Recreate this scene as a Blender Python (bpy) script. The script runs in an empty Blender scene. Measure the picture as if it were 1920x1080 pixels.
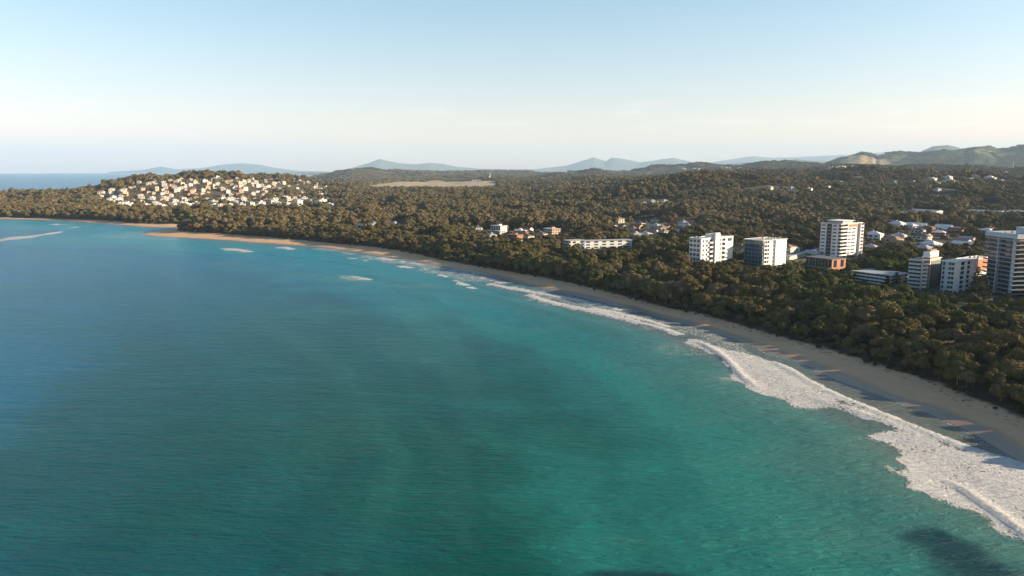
import bpy, bmesh, math, random
import numpy as np
from mathutils import Vector, Matrix, noise as mnoise

# ------------------------------------------------------------------ camera, sky, sun, exposure
scene = bpy.context.scene
R = math.radians
CAM_H, PITCH, LENS = 80.0, R(9.13), 26.0
FPX = 1920 * LENS / 36.0
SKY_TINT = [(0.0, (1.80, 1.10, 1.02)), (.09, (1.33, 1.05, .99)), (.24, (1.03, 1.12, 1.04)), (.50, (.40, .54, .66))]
SUN_AZ, SUN_EL = 95.0, 15.0            # azimuth clockwise from the view direction (+Y)

cam_d = bpy.data.cameras.new('camera'); cam = bpy.data.objects.new('camera', cam_d)
scene.collection.objects.link(cam); scene.camera = cam
cam_d.lens = LENS; cam_d.sensor_width = 36; cam_d.clip_start = 0.5; cam_d.clip_end = 120000
cam.location = (0, 0, CAM_H); cam.rotation_euler = (R(90) - PITCH, 0, 0)

world = bpy.data.worlds.new('World'); scene.world = world; world.use_nodes = True
wn, wl = world.node_tree.nodes, world.node_tree.links
wn.clear()
wo = wn.new('ShaderNodeOutputWorld'); bg = wn.new('ShaderNodeBackground')
sky = wn.new('ShaderNodeTexSky'); sky.sky_type = 'NISHITA'; sky.sun_disc = False
sky.sun_elevation = R(SUN_EL); sky.sun_rotation = R(SUN_AZ)
sky.altitude = 50; sky.air_density = 1.0; sky.dust_density = 0.6; sky.ozone_density = 2.0
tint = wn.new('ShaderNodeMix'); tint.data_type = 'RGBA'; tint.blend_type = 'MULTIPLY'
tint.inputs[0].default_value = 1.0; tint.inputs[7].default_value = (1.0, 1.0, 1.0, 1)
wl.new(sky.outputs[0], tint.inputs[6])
# sky tinted by elevation: brightened warm rim, unseen zenith dimmed to weaken ambient fill
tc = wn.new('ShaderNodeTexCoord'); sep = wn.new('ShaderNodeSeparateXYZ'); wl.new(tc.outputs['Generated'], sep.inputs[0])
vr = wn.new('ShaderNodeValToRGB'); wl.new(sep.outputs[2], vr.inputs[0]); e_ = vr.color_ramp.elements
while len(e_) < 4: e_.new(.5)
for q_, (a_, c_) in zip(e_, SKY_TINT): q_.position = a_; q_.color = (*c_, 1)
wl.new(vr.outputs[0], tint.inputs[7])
# a few faint thin clouds low over the land
mp = wn.new('ShaderNodeMapping'); mp.inputs['Scale'].default_value = (5, 5, 46)
nz = wn.new('ShaderNodeTexNoise'); nz.inputs['Scale'].default_value = 1.6; nz.inputs['Detail'].default_value = 5
cr = wn.new('ShaderNodeMapRange'); cr.inputs[1].default_value = 0.56; cr.inputs[2].default_value = 0.8
cr.inputs[3].default_value = 0.0; cr.inputs[4].default_value = 0.4
wl.new(tc.outputs['Generated'], mp.inputs[0]); wl.new(mp.outputs[0], nz.inputs[0]); wl.new(nz.outputs[0], cr.inputs[0])
band = wn.new('ShaderNodeMapRange'); band.inputs[1].default_value = 0.11; band.inputs[2].default_value = 0.06
wl.new(sep.outputs[2], band.inputs[0])
mulb = wn.new('ShaderNodeMath'); mulb.operation = 'MULTIPLY'; wl.new(cr.outputs[0], mulb.inputs[0]); wl.new(band.outputs[0], mulb.inputs[1])
cmix = wn.new('ShaderNodeMix'); cmix.data_type = 'RGBA'
cmix.inputs[7].default_value = (7.5, 6.9, 6.4, 1)
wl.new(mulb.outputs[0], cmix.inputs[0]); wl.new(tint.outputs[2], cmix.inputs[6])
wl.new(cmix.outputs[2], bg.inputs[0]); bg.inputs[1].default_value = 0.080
wl.new(bg.outputs[0], wo.inputs[0])

sd_ = bpy.data.lights.new('sun', 'SUN'); sd_.energy = 5.0; sd_.angle = R(0.53); sd_.color = (1.0, 0.80, 0.56)
sun = bpy.data.objects.new('sun', sd_); scene.collection.objects.link(sun)
sv = Vector((math.sin(R(SUN_AZ)) * math.cos(R(SUN_EL)), math.cos(R(SUN_AZ)) * math.cos(R(SUN_EL)), math.sin(R(SUN_EL))))
sun.rotation_euler = sv.to_track_quat('Z', 'Y').to_euler()

scene.view_settings.view_transform = 'Standard'; scene.view_settings.look = 'None'
scene.view_settings.exposure = 1.38; scene.view_settings.gamma = 1.0
scene.render.engine = 'CYCLES'
cy = scene.cycles
cy.use_denoising = True
cy.max_bounces = 5; cy.diffuse_bounces = 2; cy.glossy_bounces = 2; cy.transmission_bounces = 2
cy.volume_bounces = 1; cy.transparent_max_bounces = 6
cy.caustics_reflective = False; cy.caustics_refractive = False
cy.sample_clamp_indirect = 4
HAZE_DENSITY = 3.7e-5
HAZE_COLOR = (0.54, 0.77, 1.0)

# ------------------------------------------------------------------ helpers
rng = np.random.default_rng(7); random.seed(7)
COSP, SINP = math.cos(PITCH), math.sin(PITCH)
EARTH = 7.4e6
def drop(x, y): return (x * x + y * y) / (2 * EARTH)
def P(px, py, z=0.0):
    u = (px - 960) / FPX; v = (540 - py) / FPX
    dz = -SINP + v * COSP; t = (z - CAM_H) / dz
    return (u * t, (COSP + v * SINP) * t)
def X_at(px, d, z=10.0):
    return (px - 960) / FPX * (d * COSP + (CAM_H - z) * SINP)
def D(px, d, z=10.0): return (X_at(px, d, z), d)
def Z_at(py, d):
    v = (540 - py) / FPX
    return CAM_H + d * (v * COSP - SINP) / (COSP + v * SINP)
def project(x, y, z):
    dep = y * COSP - (z - CAM_H) * SINP
    return 960 + FPX * x / dep, 540 - FPX * (y * SINP + (z - CAM_H) * COSP) / dep, dep
def smooth(a, b, x):
    t = np.clip((x - a) / (b - a), 0, 1); return t * t * (3 - 2 * t)
def _hash(ix, iy, s):
    h = (ix.astype(np.int64) * 374761393 + iy.astype(np.int64) * 668265263 + s * 1442695041) & 0xffffffff
    h = ((h ^ (h >> 13)) * 1274126177) & 0xffffffff
    return ((h ^ (h >> 16)) & 0xffff) / 65535.0
def vnoise(x, y, s=0):
    ix, iy = np.floor(x), np.floor(y); fx, fy = x - ix, y - iy
    fx = fx * fx * fx * (fx * (fx * 6 - 15) + 10); fy = fy * fy * fy * (fy * (fy * 6 - 15) + 10)
    a, b = _hash(ix, iy, s), _hash(ix + 1, iy, s); c, d = _hash(ix, iy + 1, s), _hash(ix + 1, iy + 1, s)
    return (a + (b - a) * fx) * (1 - fy) + (c + (d - c) * fx) * fy
def fbm(x, y, scale, octv=4, s=0):
    t, amp, tot = 0, 1.0, 0; f = 1.0 / scale
    for i in range(octv):
        t = t + amp * vnoise(x * f + 17.3 * i, y * f - 9.1 * i, s + i); tot += amp; amp *= .5; f *= 2.03
    return t / tot
def chaikin(pts, n=2):
    p = np.array(pts, float)
    for _ in range(n):
        q = [p[0]]
        for a, b in zip(p[:-1], p[1:]): q += [a * .75 + b * .25, a * .25 + b * .75]
        q.append(p[-1]); p = np.array(q)
    return p
def dist_poly(x, y, poly, closed=True):
    x = x.ravel(); y = y.ravel(); best = np.full(x.shape, 1e18); inside = np.zeros(x.shape, bool)
    n = len(poly)
    for i in range(n if closed else n - 1):
        ax, ay = poly[i]; bx, by = poly[(i + 1) % n]
        dx, dy = bx - ax, by - ay; L = dx * dx + dy * dy + 1e-9
        t = np.clip(((x - ax) * dx + (y - ay) * dy) / L, 0, 1)
        dd = (x - ax - t * dx) ** 2 + (y - ay - t * dy) ** 2
        np.minimum(best, dd, out=best)
        if closed:
            c = (ay > y) != (by > y)
            if c.any():
                xi = ax + (y - ay) * dx / (dy if dy != 0 else 1e-9)
                inside ^= c & (x < xi)
    d = np.sqrt(best)
    return np.where(inside, d, -d) if closed else d

# ------------------------------------------------------------------ shoreline
W_MAIN = [(2050, 942), (1930, 878), (1861, 838), (1806, 805), (1738, 776), (1682, 755), (1611, 729), (1553, 709), (1511, 685),
          (1430, 660), (1381, 638), (1300, 612), (1240, 597), (1180, 580), (1100, 560), (1030, 545), (960, 529), (900, 514),
          (830, 501), (760, 488), (700, 479), (640, 470), (600, 464), (540, 460), (480, 456), (420, 451), (350, 447), (290, 444), (266, 441),
          (261, 438), (300, 432.5), (330, 430.5), (365, 426), (380, 423), (365, 424), (320, 428), (260, 425.5), (210, 421),
          (160, 417), (100, 413), (0, 411), (-150, 408), (-450, 402)]
V_MAIN = [(2050, 830), (1916, 777), (1786, 725), (1700, 697), (1624, 673), (1527, 644), (1460, 626), (1397, 608), (1330, 588), (1250, 573),
          (1180, 554), (1100, 535), (1050, 524), (960, 507), (900, 497), (830, 486), (780, 474), (730, 466), (670, 459), (605, 453),
          (540, 448), (480, 443), (400, 438), (335, 435), (333, 431), (372, 425), (385, 420), (370, 420), (325, 420), (250, 417.5), (200, 412), (125, 409),
          (0, 406), (-150, 403), (-450, 398)]
near_s = [(236, -400), (222, -150), (203, 20), (182, 110)]
shore = near_s + [P(a, b) for a, b in W_MAIN]
shore = [tuple(p) for p in chaikin(shore, 2)]
near_v = [(286, -400), (270, -150), (250, 20), (226, 120)]
vege = [tuple(p) for p in chaikin(near_v + [P(a, b, 2.5) for a, b in V_MAIN], 2)]
back = [D(-500, 2100), D(0, 2090), D(120, 2130), D(175, 2260), D(230, 2600), D(330, 2900), D(450, 3050), D(560, 3300), D(600, 3900), D(650, 4700),
        D(705, 5000), D(640, 5150), D(590, 5500), D(572, 6100), D(600, 6700), D(640, 7600), D(610, 9500), D(560, 15000), D(450, 30000), D(400, 46000),
        (60000, 46000), (60000, -400)]
LAND = np.array(shore + back); VEG = np.array(vege + back)
ISLE = chaikin([D(440, 8900), D(500, 8500), D(575, 8300), D(590, 8700), D(520, 9300), D(440, 8900)], 1)

# ------------------------------------------------------------------ grid
def axis(lo, hi, f0, f1, fine, g1, lim, g2):
    a = list(np.arange(f0, f1, fine)); v = f1
    while v < hi:
        a.append(v); v += max(fine, g1 * abs(v - f0) + fine if abs(v) < lim else g2 * abs(v))
    b = []; v = f0 - fine
    while v > lo:
        b.append(v); v -= max(fine, g1 * abs(v - f1) * .8 + fine if abs(v) < lim else g2 * abs(v))
    return np.array(b[::-1] + a)
xs = axis(-46000, 46000, 70, 290, 1.25, 0.006, 2600, 0.016)
ys = axis(-300, 46000, 150, 380, 1.25, 0.006, 2600, 0.016)
GX, GY = np.meshgrid(xs, ys)            # rows = y
keep = (np.abs(GX) < 1.0 * np.maximum(GY, 0) + 420)
def on_grid(f, far=0.0):
    out = np.full(GX.shape, far, float); out[keep] = f(GX[keep], GY[keep]); return out
def chunked(poly, closed=True):
    return lambda x, y: dist_poly(x, y, poly, closed)
SD = on_grid(chunked(LAND)); VD = on_grid(chunked(VEG))
isle = on_grid(chunked(ISLE), -1e4)
SD = np.maximum(SD, isle); VD = np.maximum(VD, isle - 12); VD = np.minimum(VD, SD - 4)

HILLS = [  # px, distance, top height, radius across, radius along, power
    (412, 2250, 38, 240, 520, 2.4),
    (1400, 2500, 36, 520, 330, 1.0), (1330, 1560, 24, 120, 160, 1.0), (1440, 1500, 26, 200, 190, 1.0), (1560, 1750, 24, 260, 220, 1.0),
    (1340, 1080, 12, 70, 90, 1.0), (1700, 2100, 30, 330, 230, 1.0), (1900, 1900, 24, 260, 210, 1.0), (1790, 1400, 12, 210, 120, 1.0),
    (1040, 1900, 10, 260, 150, 1.0), (1190, 1500, 12, 170, 90, 1.0),
    (1110, 5200, 52, 170, 300, 1.0), (1040, 4700, 30, 170, 260, 1.0), (1270, 6400, 88, 420, 500, 1.0), (1400, 6000, 60, 420, 500, 1.0),
    (650, 5800, 46, 260, 500, 1.2), (720, 6300, 40, 420, 500, 1.0), (1600, 3600, 52, 600, 420, 1.0), (1850, 3300, 50, 520, 420, 1.0), (1750, 4800, 72, 900, 500, 1.0),
    (1500, 5600, 84, 420, 420, 1.0), (1240, 3300, 26, 500, 260, 1.0)]
def rug(x, y): return fbm(x, y, 420, 4, 11)
def height_fn(x, y, sdv):
    h = np.interp(sdv, [-900, -300, -60, 0, 12, 32, 48, 90, 600, 3000], [-30, -9, -2.6, 0, .75, 2.3, 4.2, 6, 8, 10])
    hh = np.zeros_like(x)
    for px, d, top, rx, ry, pw in HILLS:
        cx, cy_ = D(px, d); q = ((x - cx) / rx) ** 2 + ((y - cy_) / ry) ** 2
        hh = hh + top * np.exp(-q ** pw)
    n = fbm(x, y, 330, 4, 3)
    inland = smooth(120, 700, sdv)
    dd = np.maximum(y, 1)
    ax_, ay_ = D(810, 2500); flat = 1 - np.exp(-((x - ax_) / 620) ** 2 - ((y - ay_) / 1500) ** 4)
    n2 = (34 * np.maximum(n - 0.42, 0) * 2 * smooth(800, 1700, dd) + 27 * (fbm(x, y, 140, 2, 91) - .45) * smooth(750, 1400, dd)) * flat + 6 * (n - .5)
    big = 60 * np.maximum(fbm(x, y, 1500, 4, 21) - .5, 0) * smooth(3000, 6000, dd)
    hh = hh * smooth(20, 240, sdv) * (0.8 + .4 * rug(x, y)) + (n2 + big) * inland
    return h + hh - drop(x, y)
H = on_grid(lambda x, y: x * 0)
H[keep] = height_fn(GX[keep], GY[keep], SD[keep])
def sample(A, x, y):
    x = np.atleast_1d(np.asarray(x, float)); y = np.atleast_1d(np.asarray(y, float))
    i = np.clip(np.searchsorted(xs, x) - 1, 0, len(xs) - 2); j = np.clip(np.searchsorted(ys, y) - 1, 0, len(ys) - 2)
    fx = np.clip((x - xs[i]) / (xs[i + 1] - xs[i]), 0, 1); fy = np.clip((y - ys[j]) / (ys[j + 1] - ys[j]), 0, 1)
    return (A[j, i] * (1 - fx) + A[j, i + 1] * fx) * (1 - fy) + (A[j + 1, i] * (1 - fx) + A[j + 1, i + 1] * fx) * fy
def gz(x, y): return float(sample(H, x, y)[0])
def hit(px, py, dmin=350):
    """ground point seen at a pixel: walk out along the ray until it meets the terrain"""
    u = (px - 960) / FPX; v = (540 - py) / FPX
    dy, dz = COSP + v * SINP, -SINP + v * COSP
    t = np.geomspace(dmin, 9000, 1500); x, y, z = u * t, dy * t, CAM_H + dz * t
    g = sample(H, x, y); k = np.argmax(z < g)
    if not (z < g).any(): return None
    return float(x[k]), float(y[k]), float(g[k])

# clearings: open grass, paddocks, airfield, suburb blocks: (px, distance, rx, ry, strength)
CLEAR = [(805, 3560, 270, 800, 1), (880, 3500, 150, 500, 1), (1163, 4300, 90, 160, 1), (745, 1480, 70, 26, 1), (690, 1440, 50, 20, 1), (140, 1560, 26, 55, 1),
         (1230, 660, 26, 14, .9), (1240, 4000, 200, 90, .7)]
def clear_fn(x, y):
    c = np.zeros_like(x)
    for px, d, rx, ry, s in CLEAR:
        cx, cy_ = D(px, d); q = ((x - cx) / rx) ** 2 + ((y - cy_) / ry) ** 2
        c = np.maximum(c, s * smooth(1.25, .8, q + .5 * (fbm(x, y, 60, 3, 5) - .5)))
    return c
CL = on_grid(lambda x, y: clear_fn(x, y))

def node_mat(name):
    m = bpy.data.materials.new(name); m.use_nodes = True
    n, l = m.node_tree.nodes, m.node_tree.links; b = n['Principled BSDF']
    return m, n, l, b
def grid_object(name, Z, mask_v, attrs, mat):
    rows, cols = GX.shape
    m = mask_v & keep
    f = m[:-1, :-1] & m[:-1, 1:] & m[1:, 1:] & m[1:, :-1]
    jj, ii = np.nonzero(f)
    q = np.stack([jj * cols + ii, jj * cols + ii + 1, (jj + 1) * cols + ii + 1, (jj + 1) * cols + ii], 1)
    used = np.unique(q); remap = np.zeros(rows * cols, np.int64); remap[used] = np.arange(len(used)); q = remap[q]
    co = np.stack([GX.ravel()[used], GY.ravel()[used], Z.ravel()[used]], 1).astype(np.float32)
    me = mesh_from(name, co, q, 4)
    me.polygons.foreach_set('use_smooth', np.ones(len(q), bool))
    for k, A in attrs.items():
        at = me.attributes.new(k, 'FLOAT', 'POINT'); at.data.foreach_set('value', A.ravel()[used].astype(np.float32))
    me.materials.append(mat)
    o = bpy.data.objects.new(name, me); scene.collection.objects.link(o); o['kind'] = 'structure'
    return o
def mesh_from(name, co, faces, k):
    me = bpy.data.meshes.new(name)
    me.vertices.add(len(co)); me.vertices.foreach_set('co', np.ascontiguousarray(co, np.float32).ravel())
    me.loops.add(len(faces) * k); me.loops.foreach_set('vertex_index', np.ascontiguousarray(faces, np.int32).ravel())
    me.polygons.add(len(faces)); me.polygons.foreach_set('loop_start', np.arange(0, len(faces) * k, k, dtype=np.int32))
    me.update(calc_edges=True); me.validate()
    return me
def attr(n, name):
    a = n.new('ShaderNodeAttribute'); a.attribute_name = name; return a.outputs['Fac']
def maprange(n, l, src, a, b, c=0., d=1., sm=True):
    m = n.new('ShaderNodeMapRange'); m.interpolation_type = 'SMOOTHSTEP' if sm else 'LINEAR'
    l.new(src, m.inputs[0])
    for i, v in enumerate((a, b, c, d)): m.inputs[i + 1].default_value = v
    return m.outputs[0]
def math2(n, l, op, a, b):
    m = n.new('ShaderNodeMath'); m.operation = op
    for i, v in enumerate((a, b)):
        if hasattr(v, 'is_linked'): l.new(v, m.inputs[i])
        else: m.inputs[i].default_value = v
    return m.outputs[0]
def mixc(n, l, f, a, b, mode='MIX'):
    m = n.new('ShaderNodeMix'); m.data_type = 'RGBA'; m.blend_type = mode
    for i, v in ((0, f), (6, a), (7, b)):
        if hasattr(v, 'is_linked'): l.new(v, m.inputs[i])
        elif i == 0: m.inputs[0].default_value = v
        else: m.inputs[i].default_value = (*v, 1)
    return m.outputs[2]
def noise(n, l, scale, detail=4, vec=None, rough=.5, dist=0.):
    t = n.new('ShaderNodeTexNoise'); t.inputs['Scale'].default_value = scale; t.inputs['Detail'].default_value = detail
    t.inputs['Roughness'].default_value = rough; t.inputs['Distortion'].default_value = dist
    if vec is not None: l.new(vec, t.inputs['Vector'])
    return t.outputs[0]
def pos(n, l, scale=(1, 1, 1), rotz=0.):
    g = n.new('ShaderNodeNewGeometry'); m = n.new('ShaderNodeMapping'); m.inputs['Scale'].default_value = scale
    m.inputs['Rotation'].default_value = (0, 0, rotz)
    l.new(g.outputs['Position'], m.inputs[0]); return m.outputs[0]

# ------------------------------------------------------------------ ground
def ground_material():
    m, n, l, b = node_mat('ground')
    p = pos(n, l)
    n1 = noise(n, l, .25, 6, p); n2 = noise(n, l, .03, 5, p); n3 = noise(n, l, .006, 5, p)
    sand = mixc(n, l, n1, (.56, .335, .170), (.70, .45, .25))
    debris = maprange(n, l, noise(n, l, .5, 5, p), .58, .66)
    vd = attr(n, 'vd')
    nearv = math2(n, l, 'MULTIPLY', debris, maprange(n, l, vd, -11, -3))
    sand = mixc(n, l, nearv, sand, (.12, .09, .06))
    sdn = math2(n, l, 'ADD', attr(n, 'sd'), math2(n, l, 'MULTIPLY', math2(n, l, 'SUBTRACT', n2, .5), 12.))
    wet = maprange(n, l, sdn, 10, 3)
    sand = mixc(n, l, wet, sand, (.25, .165, .105))
    forest = mixc(n, l, n2, (.035, .033, .016), (.085, .068, .035))
    forest = mixc(n, l, maprange(n, l, n3, .4, .65), forest, (.085, .075, .035))
    vdn = math2(n, l, 'ADD', vd, math2(n, l, 'MULTIPLY', math2(n, l, 'SUBTRACT', n1, .5), 8.))
    col = mixc(n, l, maprange(n, l, vdn, -2, 2), sand, forest)
    tan = mixc(n, l, n2, (.33, .235, .13), (.46, .345, .20))
    col = mixc(n, l, attr(n, 'clear'), col, tan)
    l.new(col, b.inputs['Base Color'])
    l.new(maprange(n, l, wet, 0, 1, .9, .35), b.inputs['Roughness'])
    bp = n.new('ShaderNodeBump'); bp.inputs['Distance'].default_value = .35; bp.inputs['Strength'].default_value = .6
    l.new(noise(n, l, .35, 5, p), bp.inputs['Height']); l.new(bp.outputs[0], b.inputs['Normal'])
    return m
# low dune crests and footprints hollows on the dry sand
Hg = H + (fbm(GX, GY, 7, 3, 31) - .5) * .9 * smooth(8, 20, SD) * smooth(8, -4, VD)
land = grid_object('ground', Hg, SD > -45, {'sd': SD, 'vd': VD, 'clear': CL}, ground_material())

# ------------------------------------------------------------------ sea
FOAM = [  # (density, outline in pixels of the photograph laid on the water)
    (.83, [(2300, 1250), (1990, 1060), (1918, 1006), (1868, 994), (1842, 970), (1791, 941), (1729, 913), (1699, 884), (1680, 850), (1640, 815), (1666, 800), (1592, 787),
           (1494, 763), (1430, 737), (1398, 722), (1384, 708), (1365, 676), (1300, 640), (1300, 634), (1365, 660), (1420, 672), (1470, 690), (1527, 722), (1640, 772), (1754, 816), (1825, 845),
           (1916, 869), (2050, 925), (2400, 1100)]),
    (.50, [(1420, 672), (1365, 662), (1300, 634), (1260, 622), (1190, 607), (1100, 584), (1020, 570), (985, 552), (930, 538), (860, 522), (790, 505), (740, 495),
           (680, 484), (640, 476), (600, 468), (600, 462), (640, 467), (700, 478), (760, 487), (830, 499), (900, 513), (960, 527), (1030, 543), (1100, 558),
           (1180, 578), (1240, 596), (1300, 612), (1381, 640), (1430, 664)]),
    (.42, [(1290, 640), (1320, 665), (1290, 662), (1250, 658), (1215, 650), (1240, 642)]),
    (.50, [(1350, 710), (1390, 705), (1392, 716), (1360, 714)]),
    (.36, [(735, 537), (800, 529), (860, 535), (820, 540), (760, 541)]),
    (.52, [(640, 518), (700, 524), (690, 528), (655, 524)]),
    (.78, [(508, 461), (530, 464), (560, 468), (545, 469), (515, 465)]), (.80, [(420, 466), (450, 468), (480, 474), (440, 471)]),
    (.62, [(0, 447), (40, 443), (75, 440), (80, 443), (30, 449), (0, 452)]), (.66, [(85, 438), (118, 432), (120, 435), (90, 441)]),
    (.7, [(95, 419), (125, 422), (130, 424), (100, 421)]), (.55, [(125, 424), (145, 424), (150, 427), (130, 427)]),
    (.45, [(165, 420), (195, 430), (190, 431), (160, 423)]), (.42, [(195, 442), (240, 438), (255, 446), (210, 446)]),
    (.44, [(1500, 765), (1590, 790), (1620, 800), (1560, 792), (1500, 775)]),
]
CREST = [(1.25, [(1738, 888), (1760, 896), (1784, 904), (1823, 928), (1862, 956), (1897, 980), (1925, 1006), (1990, 1056)]),
         (1.2, [(1296, 636), (1340, 656), (1372, 682), (1388, 702), (1412, 720), (1440, 733)]),
         (1.0, [(985, 549), (1010, 561), (1050, 571), (1100, 581), (1170, 598), (1230, 613), (1290, 634)]),
         (1.0, [(738, 497), (780, 505), (812, 512), (850, 524), (872, 536), (900, 545)]),
         (.9, [(640, 482), (672, 486), (700, 492)]), (.8, [(1090, 575), (1160, 588), (1230, 606), (1262, 618)]),
         (1.1, [(505, 462), (530, 464), (560, 468)]), (1.0, [(418, 466), (445, 468), (480, 474)]), (1.1, [(645, 517), (675, 522), (700, 528)]),
         (.7, [(1432, 672), (1480, 692), (1527, 723), (1640, 773), (1754, 817), (1825, 846), (1916, 870), (2050, 926)]), (.5, [(700, 482), (760, 492), (830, 503), (900, 520), (960, 534)]), (.5, [(900, 530), (960, 541), (1030, 553), (1100, 567), (1180, 586)]),
         (.5, [(1480, 740), (1540, 752), (1600, 770), (1670, 792), (1720, 815)]), (.9, [(0, 448), (40, 444), (80, 441), (118, 433)]), (.9, [(95, 419), (130, 424)])]
FM = np.zeros(GX.shape); CRZ = np.zeros(GX.shape)
surf = keep & (SD < 10) & (SD > -320) & (GY < 1700) & (GY > -300)
sx, sy = GX[surf], GY[surf]
wob = (fbm(sx, sy, 9, 3, 41) - .5) + 1.2 * (fbm(sx, sy, 34, 3, 42) - .5)
fm = np.zeros(sx.shape)
for dens, poly in FOAM:
    pl = [P(a, b) for a, b in poly]; pl = np.array(pl)
    md = pl[:, 1].mean(); w = max(1.6, md * .006) * (2.2 if dens < .6 else (2.0 if dens > .82 else 1))
    d = dist_poly(sx, sy, pl) + wob * w * 3.2
    if dens >= .5: fm = np.maximum(fm, .36 * smooth(-16 - 10 * wob, 2, d))
    if dens > .82: dens = dens * (.74 + .50 * fbm(sx * .8 + sy * .5, (sy * .8 - sx * .5) * 2.2, 13, 4, 43))
    fm = np.maximum(fm, dens * smooth(-w * .8, w * .9, d))
wz = np.zeros(sx.shape)
for hgt, line in CREST:
    pl = chaikin([P(a, b) for a, b in line], 2); md = pl[:, 1].mean()
    w = max(1.5, md * .0055)
    d = dist_poly(sx, sy, pl, False) ; e0, e1 = pl[0], pl[-1]
    tap = smooth(0, 9 + md * .02, np.hypot(sx - e0[0], sy - e0[1])) * smooth(0, 9 + md * .02, np.hypot(sx - e1[0], sy - e1[1]))
    wz = np.maximum(wz, hgt * np.exp(-(d / w) ** 2) * tap * .55)
    fm = np.maximum(fm, (.98 + .5 * (wob)) * smooth((1.9 if md < 420 else 1.0) * w, (.9 if md < 420 else .3) * w, d + wob * w * (1.6 if md < 420 else 3.0)) * smooth(.1, .5, tap) * (1 if md < 600 else smooth(.34, .46, fbm(sx, sy * 1.5, 26, 3, 47))))
# spent foam thins out towards the beach; a lacy film lies on the wet sand
film = .12 * smooth(-26, -8, SD[surf]) * smooth(260, 500, 760 - sy)
film = film + .34 * smooth(1.9, .6, np.abs(SD[surf] + 1.2 + wob * 3))
fm = np.maximum(fm, film)
FM[surf] = fm; CRZ[surf] = wz
bank = on_grid(lambda x, y: fbm(x + .25 * y, y * .55 - .2 * x, 70, 4, 51))
swell = .22 * np.sin(SD / 7.0 + 5 * fbm(GX, GY, 90, 3, 61)) * smooth(-400, -60, SD) * smooth(-4, -25, SD) + .25 * (fbm(GX, GY, 26, 3, 71) - .5)
swell = np.where(GY < 2600, swell, 0)
SEA = -drop(GX, GY) + np.where(SD > -25, .05, 0) + CRZ + swell * smooth(0, -20, SD) + .10 * (FM > .5) * 0
REEF = [(1790, 1035, 9, 7), (1745, 1010, 7, 6), (1840, 1075, 9, 7), (1165, 1078, 9, 2.6), (620, 1088, 10, 3), (1240, 1082, 7, 2.5)]
def reef_fn(x, y):
    c = np.zeros_like(x)
    for px, py, rx, ry in REEF:
        cx, cy_ = P(px, py); q = ((x - cx) / rx) ** 2 + ((y - cy_) / ry) ** 2
        c = np.maximum(c, np.exp(-q))
    return c
RF = on_grid(reef_fn)

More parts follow.
